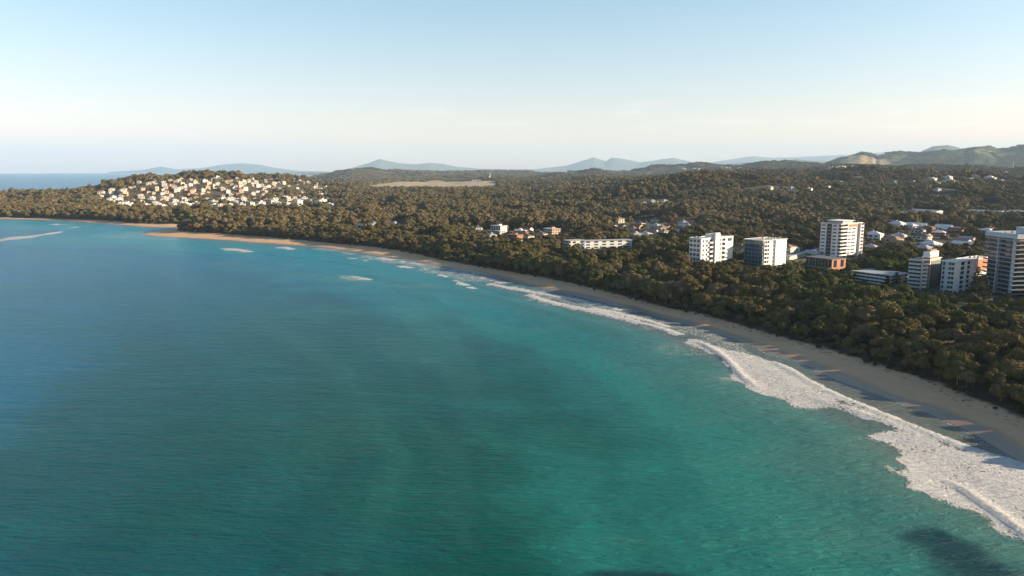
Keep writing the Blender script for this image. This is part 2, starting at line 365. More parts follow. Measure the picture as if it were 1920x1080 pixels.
def sea_material():
    m, n, l, b = node_mat('sea_water')
    sd = attr(n, 'sd'); foam = attr(n, 'foam')
    p = pos(n, l)
    # body colour: sandy shallows, green over the inner bank, blue further out
    g = n.new('ShaderNodeNewGeometry'); sp = n.new('ShaderNodeSeparateXYZ'); l.new(g.outputs['Position'], sp.inputs[0])
    big = noise(n, l, .011, 5, pos(n, l, (1.0, 2.2, 1), .3), .55, 1.2)
    streak = noise(n, l, .02, 5, pos(n, l, (.6, 2.6, 1), -.25), .6, .8)
    bankn = attr(n, 'bank')
    depth = math2(n, l, 'MULTIPLY', sd, -1.)
    amp = maprange(n, l, sd, -15, -140)
    vary = math2(n, l, 'ADD', math2(n, l, 'MULTIPLY', math2(n, l, 'SUBTRACT', bankn, .5), 110.), math2(n, l, 'MULTIPLY', math2(n, l, 'SUBTRACT', big, .5), 130.))
    depth = math2(n, l, 'ADD', depth, math2(n, l, 'MULTIPLY', vary, amp))
    ramp = n.new('ShaderNodeValToRGB'); r = ramp.color_ramp; r.interpolation = 'EASE'
    stops = [(0.02, (.20, .155, .12)), (.045, (.16, .15, .125)), (.08, (.075, .20, .17)), (.15, (.014, .180, .160)), (.26, (.0, .086, .076)), (.40, (.0, .088, .110)), (.52, (.0, .122, .215)), (.75, (.0, .128, .29))]
    while len(r.elements) < len(stops): r.elements.new(.5)
    for e, (q, c) in zip(r.elements, stops): e.position = q; e.color = (*c, 1)
    l.new(maprange(n, l, depth, -10, 620, 0, 1, False), ramp.inputs[0])
    col = ramp.outputs[0]
    farb = maprange(n, l, sp.outputs[1], 140, 720)  # sky reflection painted in: water brighter and bluer away from the camera
    col = mixc(n, l, math2(n, l, 'MULTIPLY', farb, .85), col, mixc(n, l, maprange(n, l, depth, 0, 160), (.002, .27, .38), (.0, .155, .31)))
    col = mixc(n, l, maprange(n, l, streak, .50, .72, 0, .28), col, (.006, .17, .18))
    # long soft bands along the shore: sand streaks, and swell shading painted in colour
    cv = n.new('ShaderNodeCombineXYZ'); l.new(math2(n, l, 'MULTIPLY', sd, .024), cv.inputs[0]); l.new(math2(n, l, 'MULTIPLY', sp.outputs[1], .0042), cv.inputs[1]); l.new(math2(n, l, 'MULTIPLY', sp.outputs[0], .0042), cv.inputs[2])
    bandn = noise(n, l, 1.0, 3, cv.outputs[0], .5, .6)
    ba = maprange(n, l, sd, -250, -100)
    col = mixc(n, l, math2(n, l, 'MULTIPLY', maprange(n, l, bandn, .50, .66), math2(n, l, 'MULTIPLY', ba, .30)), col, (.045, .215, .19))
    col = mixc(n, l, math2(n, l, 'MULTIPLY', maprange(n, l, bandn, .46, .36), math2(n, l, 'MULTIPLY', ba, .24)), col, (.001, .065, .055))
    reef = maprange(n, l, math2(n, l, 'ADD', attr(n, 'reef'), math2(n, l, 'MULTIPLY', math2(n, l, 'SUBTRACT', noise(n, l, .16, 5, p), .5), .6)), .2, .85)
    col = mixc(n, l, math2(n, l, 'MULTIPLY', reef, .82), col, (.006, .035, .055))
    # foam: broken lace where thin, solid where thick
    w1 = noise(n, l, 1.1, 7, pos(n, l, (1, .8, 1)), .62, .9); w2 = noise(n, l, .22, 5, p, .55, .6)
    vor = n.new('ShaderNodeTexVoronoi'); vor.feature = 'DISTANCE_TO_EDGE'; vor.inputs['Scale'].default_value = .55
    wp = n.new('ShaderNodeMix'); wp.data_type = 'VECTOR'; wp.inputs[0].default_value = .72
    nv = n.new('ShaderNodeTexNoise'); nv.inputs['Scale'].default_value = .6; nv.inputs['Detail'].default_value = 4
    l.new(p, nv.inputs['Vector'])
    va = n.new('ShaderNodeVectorMath'); va.operation = 'MULTIPLY_ADD'; l.new(nv.outputs['Color'], va.inputs[0]); va.inputs[1].default_value = (3.4, 3.4, 0); l.new(p, va.inputs[2])
    l.new(va.outputs[0], vor.inputs['Vector'])
    lace = maprange(n, l, vor.outputs[0], .0, .42, 1, 0)
    tex = math2(n, l, 'ADD', math2(n, l, 'MULTIPLY', lace, .42), math2(n, l, 'ADD', math2(n, l, 'MULTIPLY', w1, .55), math2(n, l, 'MULTIPLY', w2, .45)))
    val = math2(n, l, 'ADD', foam, math2(n, l, 'MULTIPLY', math2(n, l, 'SUBTRACT', tex, .72), .75))
    mask = maprange(n, l, val, .50, .82)
    milk = maprange(n, l, foam, .05, .9, 0, .55)
    col = mixc(n, l, milk, col, mixc(n, l, maprange(n, l, foam, .5, .8), mixc(n, l, maprange(n, l, sd, -45, -15), (.16, .29, .27), (.20, .21, .20)), (.46, .48, .46)))
    col = mixc(n, l, mask, col, mixc(n, l, w1, (.44, .435, .42), (.74, .72, .68)))
    l.new(col, b.inputs['Base Color'])
    l.new(maprange(n, l, mask, 0, 1, .22, .85), b.inputs['Roughness'])
    b.inputs['IOR'].default_value = 1.333; l.new(maprange(n, l, sd, -32, -8, .07, .5), b.inputs['Specular IOR Level'])
    # ripples, chop and long swell
    r1 = noise(n, l, .50, 6, pos(n, l, (.38, 1.5, 1), .08), .60, .5)
    r2 = noise(n, l, .12, 5, pos(n, l, (.4, 1.6, 1), -.06), .55, .4)
    hgt = math2(n, l, 'ADD', math2(n, l, 'MULTIPLY', r1, 1.25), math2(n, l, 'MULTIPLY', r2, 1.5))
    hgt = math2(n, l, 'ADD', hgt, math2(n, l, 'MULTIPLY', mask, .35))
    hgt = math2(n, l, 'ADD', hgt, math2(n, l, 'MULTIPLY', math2(n, l, 'MULTIPLY', w1, mask), .35))
    bp = n.new('ShaderNodeBump'); bp.inputs['Distance'].default_value = 1.0; bp.inputs['Strength'].default_value = 1.0
    l.new(hgt, bp.inputs['Height']); l.new(bp.outputs[0], b.inputs['Normal'])
    return m
sea = grid_object('sea', SEA, SD < 6, {'sd': SD, 'foam': FM, 'bank': bank, 'reef': RF}, sea_material())

# ------------------------------------------------------------------ far ranges (they stand on the curved earth)
def ridge_z(px, prof):
    pts = np.array(prof, float); return np.interp(px, pts[:, 0], pts[:, 1])
class Ridge:
    def __init__(s, D0, depth, prof, rough=.16, seed=1, wl=None):
        s.D0, s.depth, s.prof, s.rough, s.seed = D0, depth, prof, rough, seed; s.wl = wl or D0 * .035
    def z(s, x, y):
        px = 960 + FPX * x / (y * COSP + 80 * SINP)
        top = Z_at(np.interp(px, [p[0] for p in s.prof], [p[1] for p in s.prof]), s.D0)
        base = -drop(x, y); t = np.abs(y - s.D0) / s.depth
        hgt = np.maximum(top - base, 0)
        n = fbm(x, y, s.wl, 5, s.seed); rdg = 1 - np.abs(2 * fbm(x + 999, y * .8, s.wl * 1.3, 4, s.seed + 9) - 1) * 2
        prof = np.clip(1 - t ** 1.25, 0, 1)
        return base - 4 + hgt * prof * (1 + s.rough * (n - .5) * 2 * smooth(0, .15, t) + s.rough * 1.2 * (rdg - .5) * smooth(.02, .4, t)) + hgt * .03 * (n - .5)
    def build(s, name, mat, step, rows=26):
        p0, p1 = s.prof[0][0], s.prof[-1][0]; pxs = np.arange(p0, p1 + step, step)
        ts = np.linspace(-1, 1, rows); ts = np.sign(ts) * np.abs(ts) ** 1.2
        yy = s.D0 + ts * s.depth
        PXg, YY = np.meshgrid(pxs, yy); XX = (PXg - 960) / FPX * (s.D0 * COSP + 80 * SINP) * np.ones_like(YY) * (YY / s.D0)
        ZZ = s.z(XX, YY); r_, c_ = XX.shape
        idx = np.arange(r_ * c_).reshape(r_, c_)
        q = np.stack([idx[:-1, :-1], idx[:-1, 1:], idx[1:, 1:], idx[1:, :-1]], -1).reshape(-1, 4)
        me = mesh_from(name, np.stack([XX, YY, ZZ], -1).reshape(-1, 3), q, 4)
        me.polygons.foreach_set('use_smooth', np.ones(len(q), bool)); me.materials.append(mat)
        o = bpy.data.objects.new(name, me); scene.collection.objects.link(o); o['kind'] = 'structure'
        return o
def hill_material(name, c1, c2, c3, sc, patch):
    m, n, l, b = node_mat(name); p = pos(n, l)
    n1 = noise(n, l, .02 * sc, 6, p, .6); n2 = noise(n, l, .0025 * sc, 5, p)
    c = mixc(n, l, maprange(n, l, n1, .35, .65), c1, c2)
    c = mixc(n, l, maprange(n, l, n2, patch, patch + .08), c, c3)
    if name == 'cleared_hill':
        g_ = n.new('ShaderNodeNewGeometry'); dn = n.new('ShaderNodeVectorMath'); dn.operation = 'DISTANCE'; l.new(g_.outputs['Position'], dn.inputs[0]); dn.inputs[1].default_value = (*D(1618, 6900), 170)
        dd_ = math2(n, l, 'ADD', dn.outputs['Value'], math2(n, l, 'MULTIPLY', n1, 260.))
        c = mixc(n, l, maprange(n, l, dd_, 430, 330), c, (.34, .26, .15))
    l.new(c, b.inputs['Base Color']); b.inputs['Roughness'].default_value = 1
    bp = n.new('ShaderNodeBump'); bp.inputs['Distance'].default_value = 14; bp.inputs['Strength'].default_value = .8
    l.new(n1, bp.inputs['Height']); l.new(bp.outputs[0], b.inputs['Normal']); b.inputs['Specular IOR Level'].default_value = 0
    return m
M_FAR = hill_material('far_mountain', (.07, .085, .07), (.11, .12, .09), (.15, .14, .10), .3, .62)
M_HILL = hill_material('cleared_hill', (.05, .062, .03), (.085, .09, .045), (.19, .17, .09), 1.0, .55)
RIDGES = [
    Ridge(30000, 2600, [(200, 323), (225, 321), (270, 318.5), (303, 311.5), (330, 317), (380, 315), (415, 308.5), (455, 306), (490, 309), (520, 315), (560, 320), (600, 322)], .2, 3),
    Ridge(27000, 2500, [(630, 322), (655, 316), (690, 306), (704, 300.5), (713, 297.5), (725, 301), (745, 305), (780, 308), (806, 305), (830, 307), (855, 313), (900, 316), (960, 317), (1040, 317), (1050, 322)], .22, 5),
    Ridge(28000, 2500, [(960, 322), (1020, 315), (1060, 311), (1090, 302), (1113, 294.5), (1135, 302), (1147, 295), (1165, 297), (1200, 304), (1222, 301), (1263, 296), (1300, 304), (1340, 304), (1400, 302), (1460, 305), (1560, 312), (1600, 322)], .2, 8),
    Ridge(34000, 2500, [(1300, 322), (1340, 303), (1385, 296), (1412, 293), (1450, 295), (1500, 294), (1560, 291), (1630, 287), (1665, 284), (1700, 289), (1760, 292), (1800, 290), (1960, 296), (2200, 300), (2300, 322)], .2, 11),
    Ridge(17000, 2200, [(1330, 322), (1380, 306), (1430, 302), (1490, 299), (1545, 302), (1620, 304), (1700, 306), (1800, 310), (1900, 322)], .25, 13),
    Ridge(15000, 1200, [(1700, 322), (1722, 284), (1745, 273), (1772, 271), (1790, 275), (1815, 285), (1850, 300), (1900, 322)], .08, 15)]
NEARHILL = Ridge(7600, 1700, [(1400, 321), (1450, 316), (1505, 312), (1545, 308), (1565, 299), (1588, 292), (1612, 287), (1634, 288), (1640, 292), (1648, 289), (1680, 285), (1720, 286), (1760, 284),
                              (1805, 280), (1822, 276), (1850, 276), (1862, 281), (1885, 282), (1905, 279), (1925, 274), (1990, 272), (2080, 280), (2300, 292)], .24, 21, 420)
for k, r_ in enumerate(RIDGES): r_.build('mountain_range', M_FAR, 3.0 if k != 5 else 3)
NEARHILL.build('hills', M_HILL, 2.2, 70)

# ------------------------------------------------------------------ materials for things
def simple(name, col, rough=.7, metal=0, var=.0, scale=2., spec=.5):
    m, n, l, b = node_mat(name)
    if var:
        tc_ = n.new('ShaderNodeTexCoord')
        nn = noise(n, l, scale, 5, tc_.outputs['Object'])
        c = mixc(n, l, nn, tuple(v * (1 - var) for v in col), tuple(min(1, v * (1 + var)) for v in col))
        l.new(c, b.inputs['Base Color'])
    else: b.inputs['Base Color'].default_value = (*col, 1)
    b.inputs['Roughness'].default_value = rough; b.inputs['Metallic'].default_value = metal
    b.inputs['Specular IOR Level'].default_value = spec
    return m
M = {
 'white': simple('white_render', (.74, .73, .70), .75, 0, .06, .3), 'cream': simple('cream_render', (.62, .54, .42), .8, 0, .07, .3),
 'grey': simple('grey_concrete', (.36, .36, .36), .85, 0, .12, .3), 'pale': simple('pale_blue_render', (.40, .47, .53), .7, 0, .05, .3),
 'dark': simple('dark_paint', (.045, .05, .06), .5), 'orange': simple('orange_render', (.40, .17, .085), .8, 0, .08, .4),
 'brick': simple('red_brick', (.30, .12, .07), .9, 0, .2, 3), 'terracotta': simple('terracotta_tile', (.26, .11, .065), .85, 0, .2, 1.5),
 'tan': simple('sandstone_render', (.50, .36, .24), .85, 0, .1, .5), 'slate': simple('grey_tile', (.12, .125, .135), .6, 0, .15, 1),
 'metal': simple('pale_metal_roof', (.42, .42, .42), .5, .0, .08, .8), 'brown': simple('brown_cladding', (.10, .06, .04), .8, 0, .15, 1),
 'charcoal': simple('charcoal', (.03, .033, .04), .7), 'pink': simple('salmon_tile', (.34, .19, .13), .85, 0, .15, 1), 'gravel': simple('roof_gravel', (.42, .40, .37), .95, 0, .2, 2),
 'glass': simple('window_glass', (.025, .04, .055), .12, 0, 0), 'blueglass': simple('blue_glass', (.02, .055, .11), .10, 0, .3, .6),
 'trunk': simple('bark', (.16, .125, .095), .95, 0, .3, 1.2), 'palebark': simple('pale_bark', (.34, .29, .24), .9, 0, .25, 1.2),
}
def foliage(name, cols, hue_scale=.006):
    m, n, l, b = node_mat(name)
    oi = n.new('ShaderNodeObjectInfo'); p = pos(n, l)
    a = mixc(n, l, maprange(n, l, oi.outputs['Random'], 0, 1, 0, 1, False), cols[0], cols[1])
    a = mixc(n, l, maprange(n, l, noise(n, l, hue_scale, 4, p), .42, .6), a, cols[2])
    g_ = n.new('ShaderNodeNewGeometry'); s_ = n.new('ShaderNodeSeparateXYZ'); l.new(g_.outputs['Position'], s_.inputs[0])
    a = mixc(n, l, maprange(n, l, s_.outputs[1], 420, 950, 0, .9), a, mixc(n, l, oi.outputs['Random'], (.128, .098, .040), (.190, .145, .064)))   # drier gums inland
    rr = math2(n, l, 'FRACT', math2(n, l, 'MULTIPLY', oi.outputs['Random'], 7.31), 0)
    a = mixc(n, l, maprange(n, l, rr, .84, .9, 0, .8), a, cols[3])
    a = mixc(n, l, maprange(n, l, noise(n, l, .9, 3, p), .3, .7), mixc(n, l, 1.0, a, (.72, .72, .72), 'MULTIPLY'), a)
    l.new(a, b.inputs['Base Color']); b.inputs['Roughness'].default_value = .75; b.inputs['Specular IOR Level'].default_value = .25
    return m
M['leaf'] = foliage('leaves', [(.130, .108, .032), (.185, .140, .044), (.102, .115, .022), (.21, .16, .08)])
M['pineleaf'] = foliage('pine_needles', [(.030, .036, .018), (.04, .045, .02), (.035, .042, .02), (.04, .04, .02)])
M['scrub'] = foliage('scrub_leaves', [(.045, .042, .020), (.07, .06, .03), (.05, .055, .02), (.09, .07, .04)])  # scrub darkened: shade along the wood's seaward edge is put into the colour

col = scene.collection
class MB:
    def __init__(s): s.v = []; s.f = []; s.m = []
    def add(s, v, f, mi=0):
        k = len(s.v); s.v += [tuple(p) for p in v]; s.f += [tuple(i + k for i in q) for q in f]; s.m += [mi] * len(f); return s
    def box(s, x0, x1, y0, y1, z0, z1, mi=0):
        return s.add([(x0, y0, z0), (x1, y0, z0), (x1, y1, z0), (x0, y1, z0), (x0, y0, z1), (x1, y0, z1), (x1, y1, z1), (x0, y1, z1)],
                     [(3, 2, 1, 0), (4, 5, 6, 7), (0, 1, 5, 4), (1, 2, 6, 5), (2, 3, 7, 6), (3, 0, 4, 7)], mi)
    def prism(s, pts, z0, z1, mi=0):
        n_ = len(pts)
        return s.add([(x, y, z0) for x, y in pts] + [(x, y, z1) for x, y in pts],
                     [tuple(range(n_))[::-1], tuple(range(n_, 2 * n_))] + [(i, (i + 1) % n_, n_ + (i + 1) % n_, n_ + i) for i in range(n_)], mi)
    def tube(s, a, b, r0, r1, k=6, mi=0):
        a, b = Vector(a), Vector(b); d = (b - a).normalized(); u = d.orthogonal().normalized(); w = d.cross(u)
        ring = lambda c, r: [c + (u * math.cos(2 * math.pi * i / k) + w * math.sin(2 * math.pi * i / k)) * r for i in range(k)]
        return s.add(ring(a, r0) + ring(b, r1), [(i, (i + 1) % k, k + (i + 1) % k, k + i) for i in range(k)] + [tuple(range(k))[::-1], tuple(range(k, 2 * k))], mi)
    def mesh(s, name, mats):
        me = bpy.data.meshes.new(name); me.from_pydata(s.v, [], s.f)
        for m_ in (mats if isinstance(mats, (list, tuple)) else [mats]): me.materials.append(m_)
        if any(s.m): me.polygons.foreach_set('material_index', s.m)
        me.update(); return me
    def obj(s, name, mats, parent=None): return link(name, s.mesh(name, mats), parent)
def link(name, me, parent=None):
    o = bpy.data.objects.new(name, me); col.objects.link(o)
    if parent is not None: o.parent = parent
    return o
def tag(o, label, cat, group=None):
    o['label'] = label; o['category'] = cat
    if group: o['group'] = group
    return o
def root(name, label, cat, x, y, z, rz=0., group=None):
    o = bpy.data.objects.new(name, None); col.objects.link(o); o.location = (x, y, z); o.rotation_euler = (0, 0, rz)
    o.empty_display_size = 1
    return tag(o, label, cat, group)
def copy_tree(o, parent=None):
    c = o.copy(); col.objects.link(c); c.parent = parent
    for ch in o.children: copy_tree(ch, c)
    return c

KEEP_OUT = []      # (x, y, radius) where no tree may stand
FOOT = []          # rotated rectangles
SIGHT = []         # streets and gardens with low growth in front of the blocks
# ------------------------------------------------------------------ tall blocks near the beach
class Block:
    """a block whose near corner stands at pixel pxc at distance d; local -Y is its sea front, local +X its sunny side"""
    def __init__(s, name, label, pxl, pxc, pxr, pytop, d, zbase, az=145., cat='building', group=None, foot=None):
        if foot: SIGHT.append((pxl - 4, pxr + 4, foot, d + 10))
        s.az = az; rz = math.atan2(math.cos(R(az)), math.sin(R(az)))
        ex = Vector((math.cos(rz), math.sin(rz))); ey = Vector((-math.sin(rz), math.cos(rz)))
        ztop = Z_at(pytop, d); s.h = ztop - zbase
        cx, cy_ = D(pxc, d, ztop)
        def solve(px, e):      # length t along e from the corner so that the end is seen at px
            u = (px - 960) / FPX; k = (CAM_H - ztop) * SINP
            return (u * (cy_ * COSP + k) - cx) / (e.x - u * e.y * COSP)
        s.w = abs(solve(pxl, -ex)); s.l = abs(solve(pxr, ey))
        c = Vector((cx, cy_)) - ex * s.w / 2 + ey * s.l / 2
        s.o = root(name, label, cat, c.x, c.y, zbase, rz, group)
        FOOT.append((c.x, c.y, rz, s.w / 2 + 2.0, s.l / 2 + 2.0)); KEEP_OUT.append((c.x, c.y, 0))
        s.hw, s.hl = s.w / 2, s.l / 2; s.cache = {}
    def fbox(s, mb, face, a, b, z0, z1, o0, o1):
        """box on a face: a..b metres along it from its camera-left end, o0..o1 outward"""
        if face == 'S': mb.box(-s.hw + a, -s.hw + b, -s.hl - o1, -s.hl - o0, z0, z1)
        elif face == 'L': mb.box(s.hw + o0, s.hw + o1, -s.hl + a, -s.hl + b, z0, z1)
        elif face == 'N': mb.box(s.hw - b, s.hw - a, s.hl + o0, s.hl + o1, z0, z1)
        else: mb.box(-s.hw - o1, -s.hw - o0, s.hl - b, s.hl - a, z0, z1)
        return mb
    def part(s, name, mat, *boxes, parent=None):
        mb = MB()
        for bx in boxes: s.fbox(mb, *bx)
        return mb.obj(name, M[mat], parent or s.o)
    def windows(s, face, a, b, z0, z1, name='window', mat='glass', frame='white'):
        """one window: frame as a child of the pane"""
        w = s.part(name, mat, (face, a, b, z0, z1, .02, .08))
        if frame and b - a > 2.2:
            mid = (a + b) / 2
            s.part('frame', frame, (face, mid - .07, mid + .07, z0, z1, .083, .13), (face, a - .1, b + .1, z0 - .12, z0, .02, .16), parent=w)
        return w
    def balcony(s, face, a, b, z, dep=1.5, rail='white', h=1.0, soffit='white', recess=True, fh=2.9, wall=None):
        bal = s.part('balcony', soffit, (face, a, b, z - .18, z, .0, dep))
        s.part('railing', rail, (face, a, b, z + .003, z + h, dep - .12, dep - .02), (face, a, a + .1, z + .003, z + h, .0, dep - .123), (face, b - .1, b, z + .003, z + h, .0, dep - .123), parent=bal)
        if recess: s.part('glass_door', 'glass', (face, a + .4, b - .4, z + .05, z + fh - .75, .01, .07), parent=bal)
        return bal
    def body(s, mat='white', z1=None): return MB().box(-s.hw, s.hw, -s.hl, s.hl, -6, z1 if z1 else s.h).obj('wall', M[mat], s.o)
    def roof(s, mat='gravel', par='white', over=.0, ph=.7):
        r = MB().box(-s.hw - over, s.hw + over, -s.hl - over, s.hl + over, s.h + .003, s.h + .25).obj('roof', M[mat], s.o)
        if ph:
            t = .25; a, b, z0, z1 = s.hw + over, s.hl + over, s.h + .253, s.h + .25 + ph
            MB().box(-a, a, -b, -b + t, z0, z1).box(-a, a, b - t, b, z0, z1).box(-a, -a + t, -b + t + .002, b - t - .002, z0, z1).box(a - t, a, -b + t + .002, b - t - .002, z0, z1).obj('parapet', M[par], r)
        return r
    def rbox(s, name, mat, x0, x1, y0, y1, z0, z1): return MB().box(x0, x1, y0, y1, z0, z1).obj(name, M[mat], s.o)

def ac_units(b, z, n, seed):
    rr = random.Random(seed)
    for _ in range(n):
        x, y = rr.uniform(-b.hw + 2, b.hw - 3), rr.uniform(-b.hl + 2, b.hl - 3); w = rr.uniform(.8, 1.8)
        mb = MB().box(x, x + w, y, y + w * .7, z, z + rr.uniform(.7, 1.3)).tube((x + w / 2, y + w * .35, z + .6), (x + w / 2, y + w * .35, z + 1.45), .3, .3, 8)
        mb.obj('air_conditioner', M['metal'], b.o)

def block_white():
    b = Block('apartment_block', 'white eight storey apartment block with a raised lift tower, leftmost of the tall blocks', 1293, 1315, 1375, 449, 545, 5, foot=491)
    b.body('white'); r = b.roof('gravel', 'white', .15, .6); n = int(b.h // 3); fh = b.h / n
    W, L = b.w, b.l
    b.rbox('stair_tower', 'white', b.hw + .003, b.hw + 2.4, -b.hl + L * .36, -b.hl + L * .50, -6, b.h + 4.3)
    b.rbox('lift_room', 'white', b.hw - 6, b.hw - .003, -b.hl + L * .30, -b.hl + L * .52, b.h + .26, b.h + 3.2)
    for k in range(n):
        z = k * fh
        for a in (.06, .36, .66): b.windows('S', W * a, W * (a + .2), z + .9, z + fh - .6)
        b.windows('L', L * .05, L * .09, z + 1.1, z + fh - .7); b.windows('L', L * .15, L * .20, z + 1.1, z + fh - .7)
        b.balcony('L', L * .24, L * .34, z + .2, 1.4, fh=fh)
        b.windows('L', L * .42, L * .445, z + .8, z + fh - .9) if False else None
        b.balcony('L', L * .52, L * .62, z + .2, 1.5, fh=fh); b.balcony('L', L * .64, L * .76, z + .2, 1.5, fh=fh)
        if k == n - 1: b.windows('L', L * .83, L * .95, z + .6, z + fh - .5)
        for a in (.1, .3, .5, .7, .88): b.windows('N', W * a, W * a + 1.6, z + .9, z + fh - .7)
        for a in (.1, .25, .45, .6, .8): b.windows('W', L * a, L * a + 2, z + .9, z + fh - .7)
    ac_units(b, b.h + .26, 4, 1)
def block_glass():
    b = Block('apartment_block', 'apartment block with dark blue glass sea front and a blank white end wall', 1397, 1431, 1474, 452, 560, 5, foot=500)
    b.body('white'); b.roof('gravel', 'white', .9, .25); n = int(round(b.h / 3.0)); fh = b.h / n; W, L = b.w, b.l
    for k in range(n):
        z = k * fh
        for j in range(5): b.windows('S', W * (.01 + .198 * j), W * (.01 + .198 * j + .19), z + .35, z + fh - .08, 'window', 'blueglass', None)
        b.part('floor_band', 'slate', ('S', 0, W * .995, z + .0, z + .3, .01, .25))
        b.balcony('L', 0, L * .20, z + .2, 1.6, fh=fh); b.windows('L', L * .28, L * .33, z + .9, z + fh - .7)
        b.windows('L', L * .435, L * .50, z + .2, z + fh - .1, 'window', 'dark', None)
        for a in (.1, .35, .6, .85): b.windows('N', W * a, W * a + 1.5, z + .9, z + fh - .7); b.windows('W', L * a, L * a + 2.2, z + .9, z + fh - .7)
    b.part('column', 'white', ('L', L * .20, L * .27, -6, b.h - .3, .0, 1.65)); b.part('column', 'white', ('L', -.25, .1, -6, b.h - .3, 1.45, 1.75))
    b.part('column', 'white', ('L', L * .10, L * .115, -6, b.h - .3, 1.5, 1.72))
    b.part('end_wall', 'white', ('L', L * .52, L * 1.0, -6, b.h - .2, .0, .7))
    ac_units(b, b.h + .26, 5, 2)
def block_tower():
    b = Block('apartment_tower', 'tall white apartment tower with an orange penthouse wall and stepped grey roof', 1538, 1577, 1617, 421, 610, 6, foot=488)
    b.body('white'); b.roof('gravel', 'white', .5, .35); n = 10; fh = b.h / n; W, L = b.w, b.l
    for k in range(n):
        z = k * fh
        b.windows('S', W * .10, W * .27, z + 1.0, z + fh - .8)
        b.balcony('S', W * .36, W * .56, z + .2, 1.2, 'slate', 1.0, 'grey', fh=fh)
        b.windows('S', W * .64, W * .80, z + 1.0, z + fh - .8)
        b.part('recess', 'charcoal', ('S', W * .345, W * .575, z + .21, z + fh - .01, .004, .012))  # dark sheet on the wall paints in the shade behind the balcony
        b.balcony('S', W * .90, W * 1.0 + 1.5, z + .2, 1.5, 'white', 1.0, fh=fh)
        b.balcony('L', 0, L * .24, z + .2, 1.8, 'white', 1.0, fh=fh)
        if k < n - 1:
            b.windows('L', L * .34, L * .48, z + 1.0, z + fh - .8); b.windows('L', L * .52, L * .70, z + 1.0, z + fh - .8)
        b.balcony('L', L * .86, L * 1.0, z + .2, 1.6, 'white', 1.0, fh=fh)
        for a in (.1, .35, .6, .85): b.windows('N', W * a, W * a + 1.8, z + 1, z + fh - .8); b.windows('W', L * a, L * a + 2.2, z + 1, z + fh - .8)
    b.part('balcony_recess', 'charcoal', ('L', .1, L * .24, 0, b.h - .3, .004, .012)); b.part('balcony_recess', 'charcoal', ('L', L * .87, L * .99, 0, b.h - .3, .004, .012)); b.part('balcony_recess', 'charcoal', ('S', W * .9, W * .995, 0, b.h - .3, .004, .012))  # shade inside the deep balconies painted as flat dark panels
    b.part('penthouse_panel', 'orange', ('L', L * .30, L * .78, b.h - fh + .25, b.h - .5, .0, .30))
    b.part('column', 'charcoal', ('S', -.05, W * .035, -6, b.h, .0, .5))
    for a in (.24, .84): b.part('column', 'white', ('L', L * a, L * a + .6, -6, b.h, .0, 1.85))
    b.part('column', 'white', ('L', L * 1.0 - .3, L * 1.0 + .1, -6, b.h, 1.3, 1.65))
    u = b.rbox('penthouse', 'grey', -b.hw * .35, b.hw * .95, -b.hl * .8, b.hl * .15, b.h + .26, b.h + 2.6)
    MB().box(-b.hw * .45, b.hw * 1.05, -b.hl * .9, b.hl * .25, b.h + 2.603, b.h + 2.95).obj('roof_slab', M['white'], u)
    ac_units(b, b.h + .26, 3, 3)
def block_right():
    b = Block('apartment_tower', 'tallest tower at the right edge, banded with pale balcony slabs and dark glass', 1857, 1909, 1990, 443, 428, 5, 174, foot=563)
    b.body('charcoal', b.h - .01); b.roof('gravel', 'pale', 1.7, 1.0); n = 14; fh = b.h / n; W, L = b.w, b.l
    b.part('parapet_band', 'pale', ('S', -1.9, W + 1.9, b.h - 1.5, b.h, .0, 1.9), ('L', -1.9 + 1.903, L + 1.9, b.h - 1.5, b.h, .0, 1.9))
    for k in range(n):
        z = k * fh
        for j in range(5):
            if j != 2: b.windows('S', W * (.03 + .196 * j), W * (.03 + .196 * j + .17), z + .4, z + fh - .35, 'window', 'glass', None)
        b.part('balcony', 'pale', ('S', -1.8, W + 1.75, z - .12, z + .1, .0, 1.75))
        b.part('railing', 'slate', ('S', -1.8, W * .40, z + .103, z + .75, 1.60, 1.68), ('S', W * .46, W * .92, z + .103, z + .75, 1.60, 1.68))
        for j in range(6): b.windows('L', L * (.02 + .16 * j), L * (.02 + .16 * j + .14), z + .3, z + fh - .3, 'window', 'glass', None)
        b.part('balcony', 'pale', ('L', 1.9 - 1.9, L + 1.8, z - .12, z + .1, .0, 1.75))
        b.part('railing', 'slate', ('L', .2, L * .3, z + .103, z + .75, 1.60, 1.68), ('L', L * .36, L * .62, z + .103, z + .75, 1.6, 1.68), ('L', L * .68, L, z + .103, z + .75, 1.6, 1.68))
        for a in (.1, .35, .6, .85): b.windows('N', W * a, W * a + 2, z + .9, z + fh - .6); b.windows('W', L * a, L * a + 2.2, z + .9, z + fh - .6)
    for a in (.43, .97): b.part('column', 'pale', ('S', W * a - .3, W * a + .3, -6, b.h - 1.52, .0, 1.85))
    b.part('column', 'pale', ('L', L * .33 - .3, L * .33 + .3, -6, b.h - 1.52, .0, 1.85))
    MB().box(-b.hw * .0, b.hw * .9, -b.hl * .45, b.hl * .3, b.h + .26, b.h + 4.6).obj('lift_room', M['pale'], b.o)
    ac_units(b, b.h + .26, 3, 4)
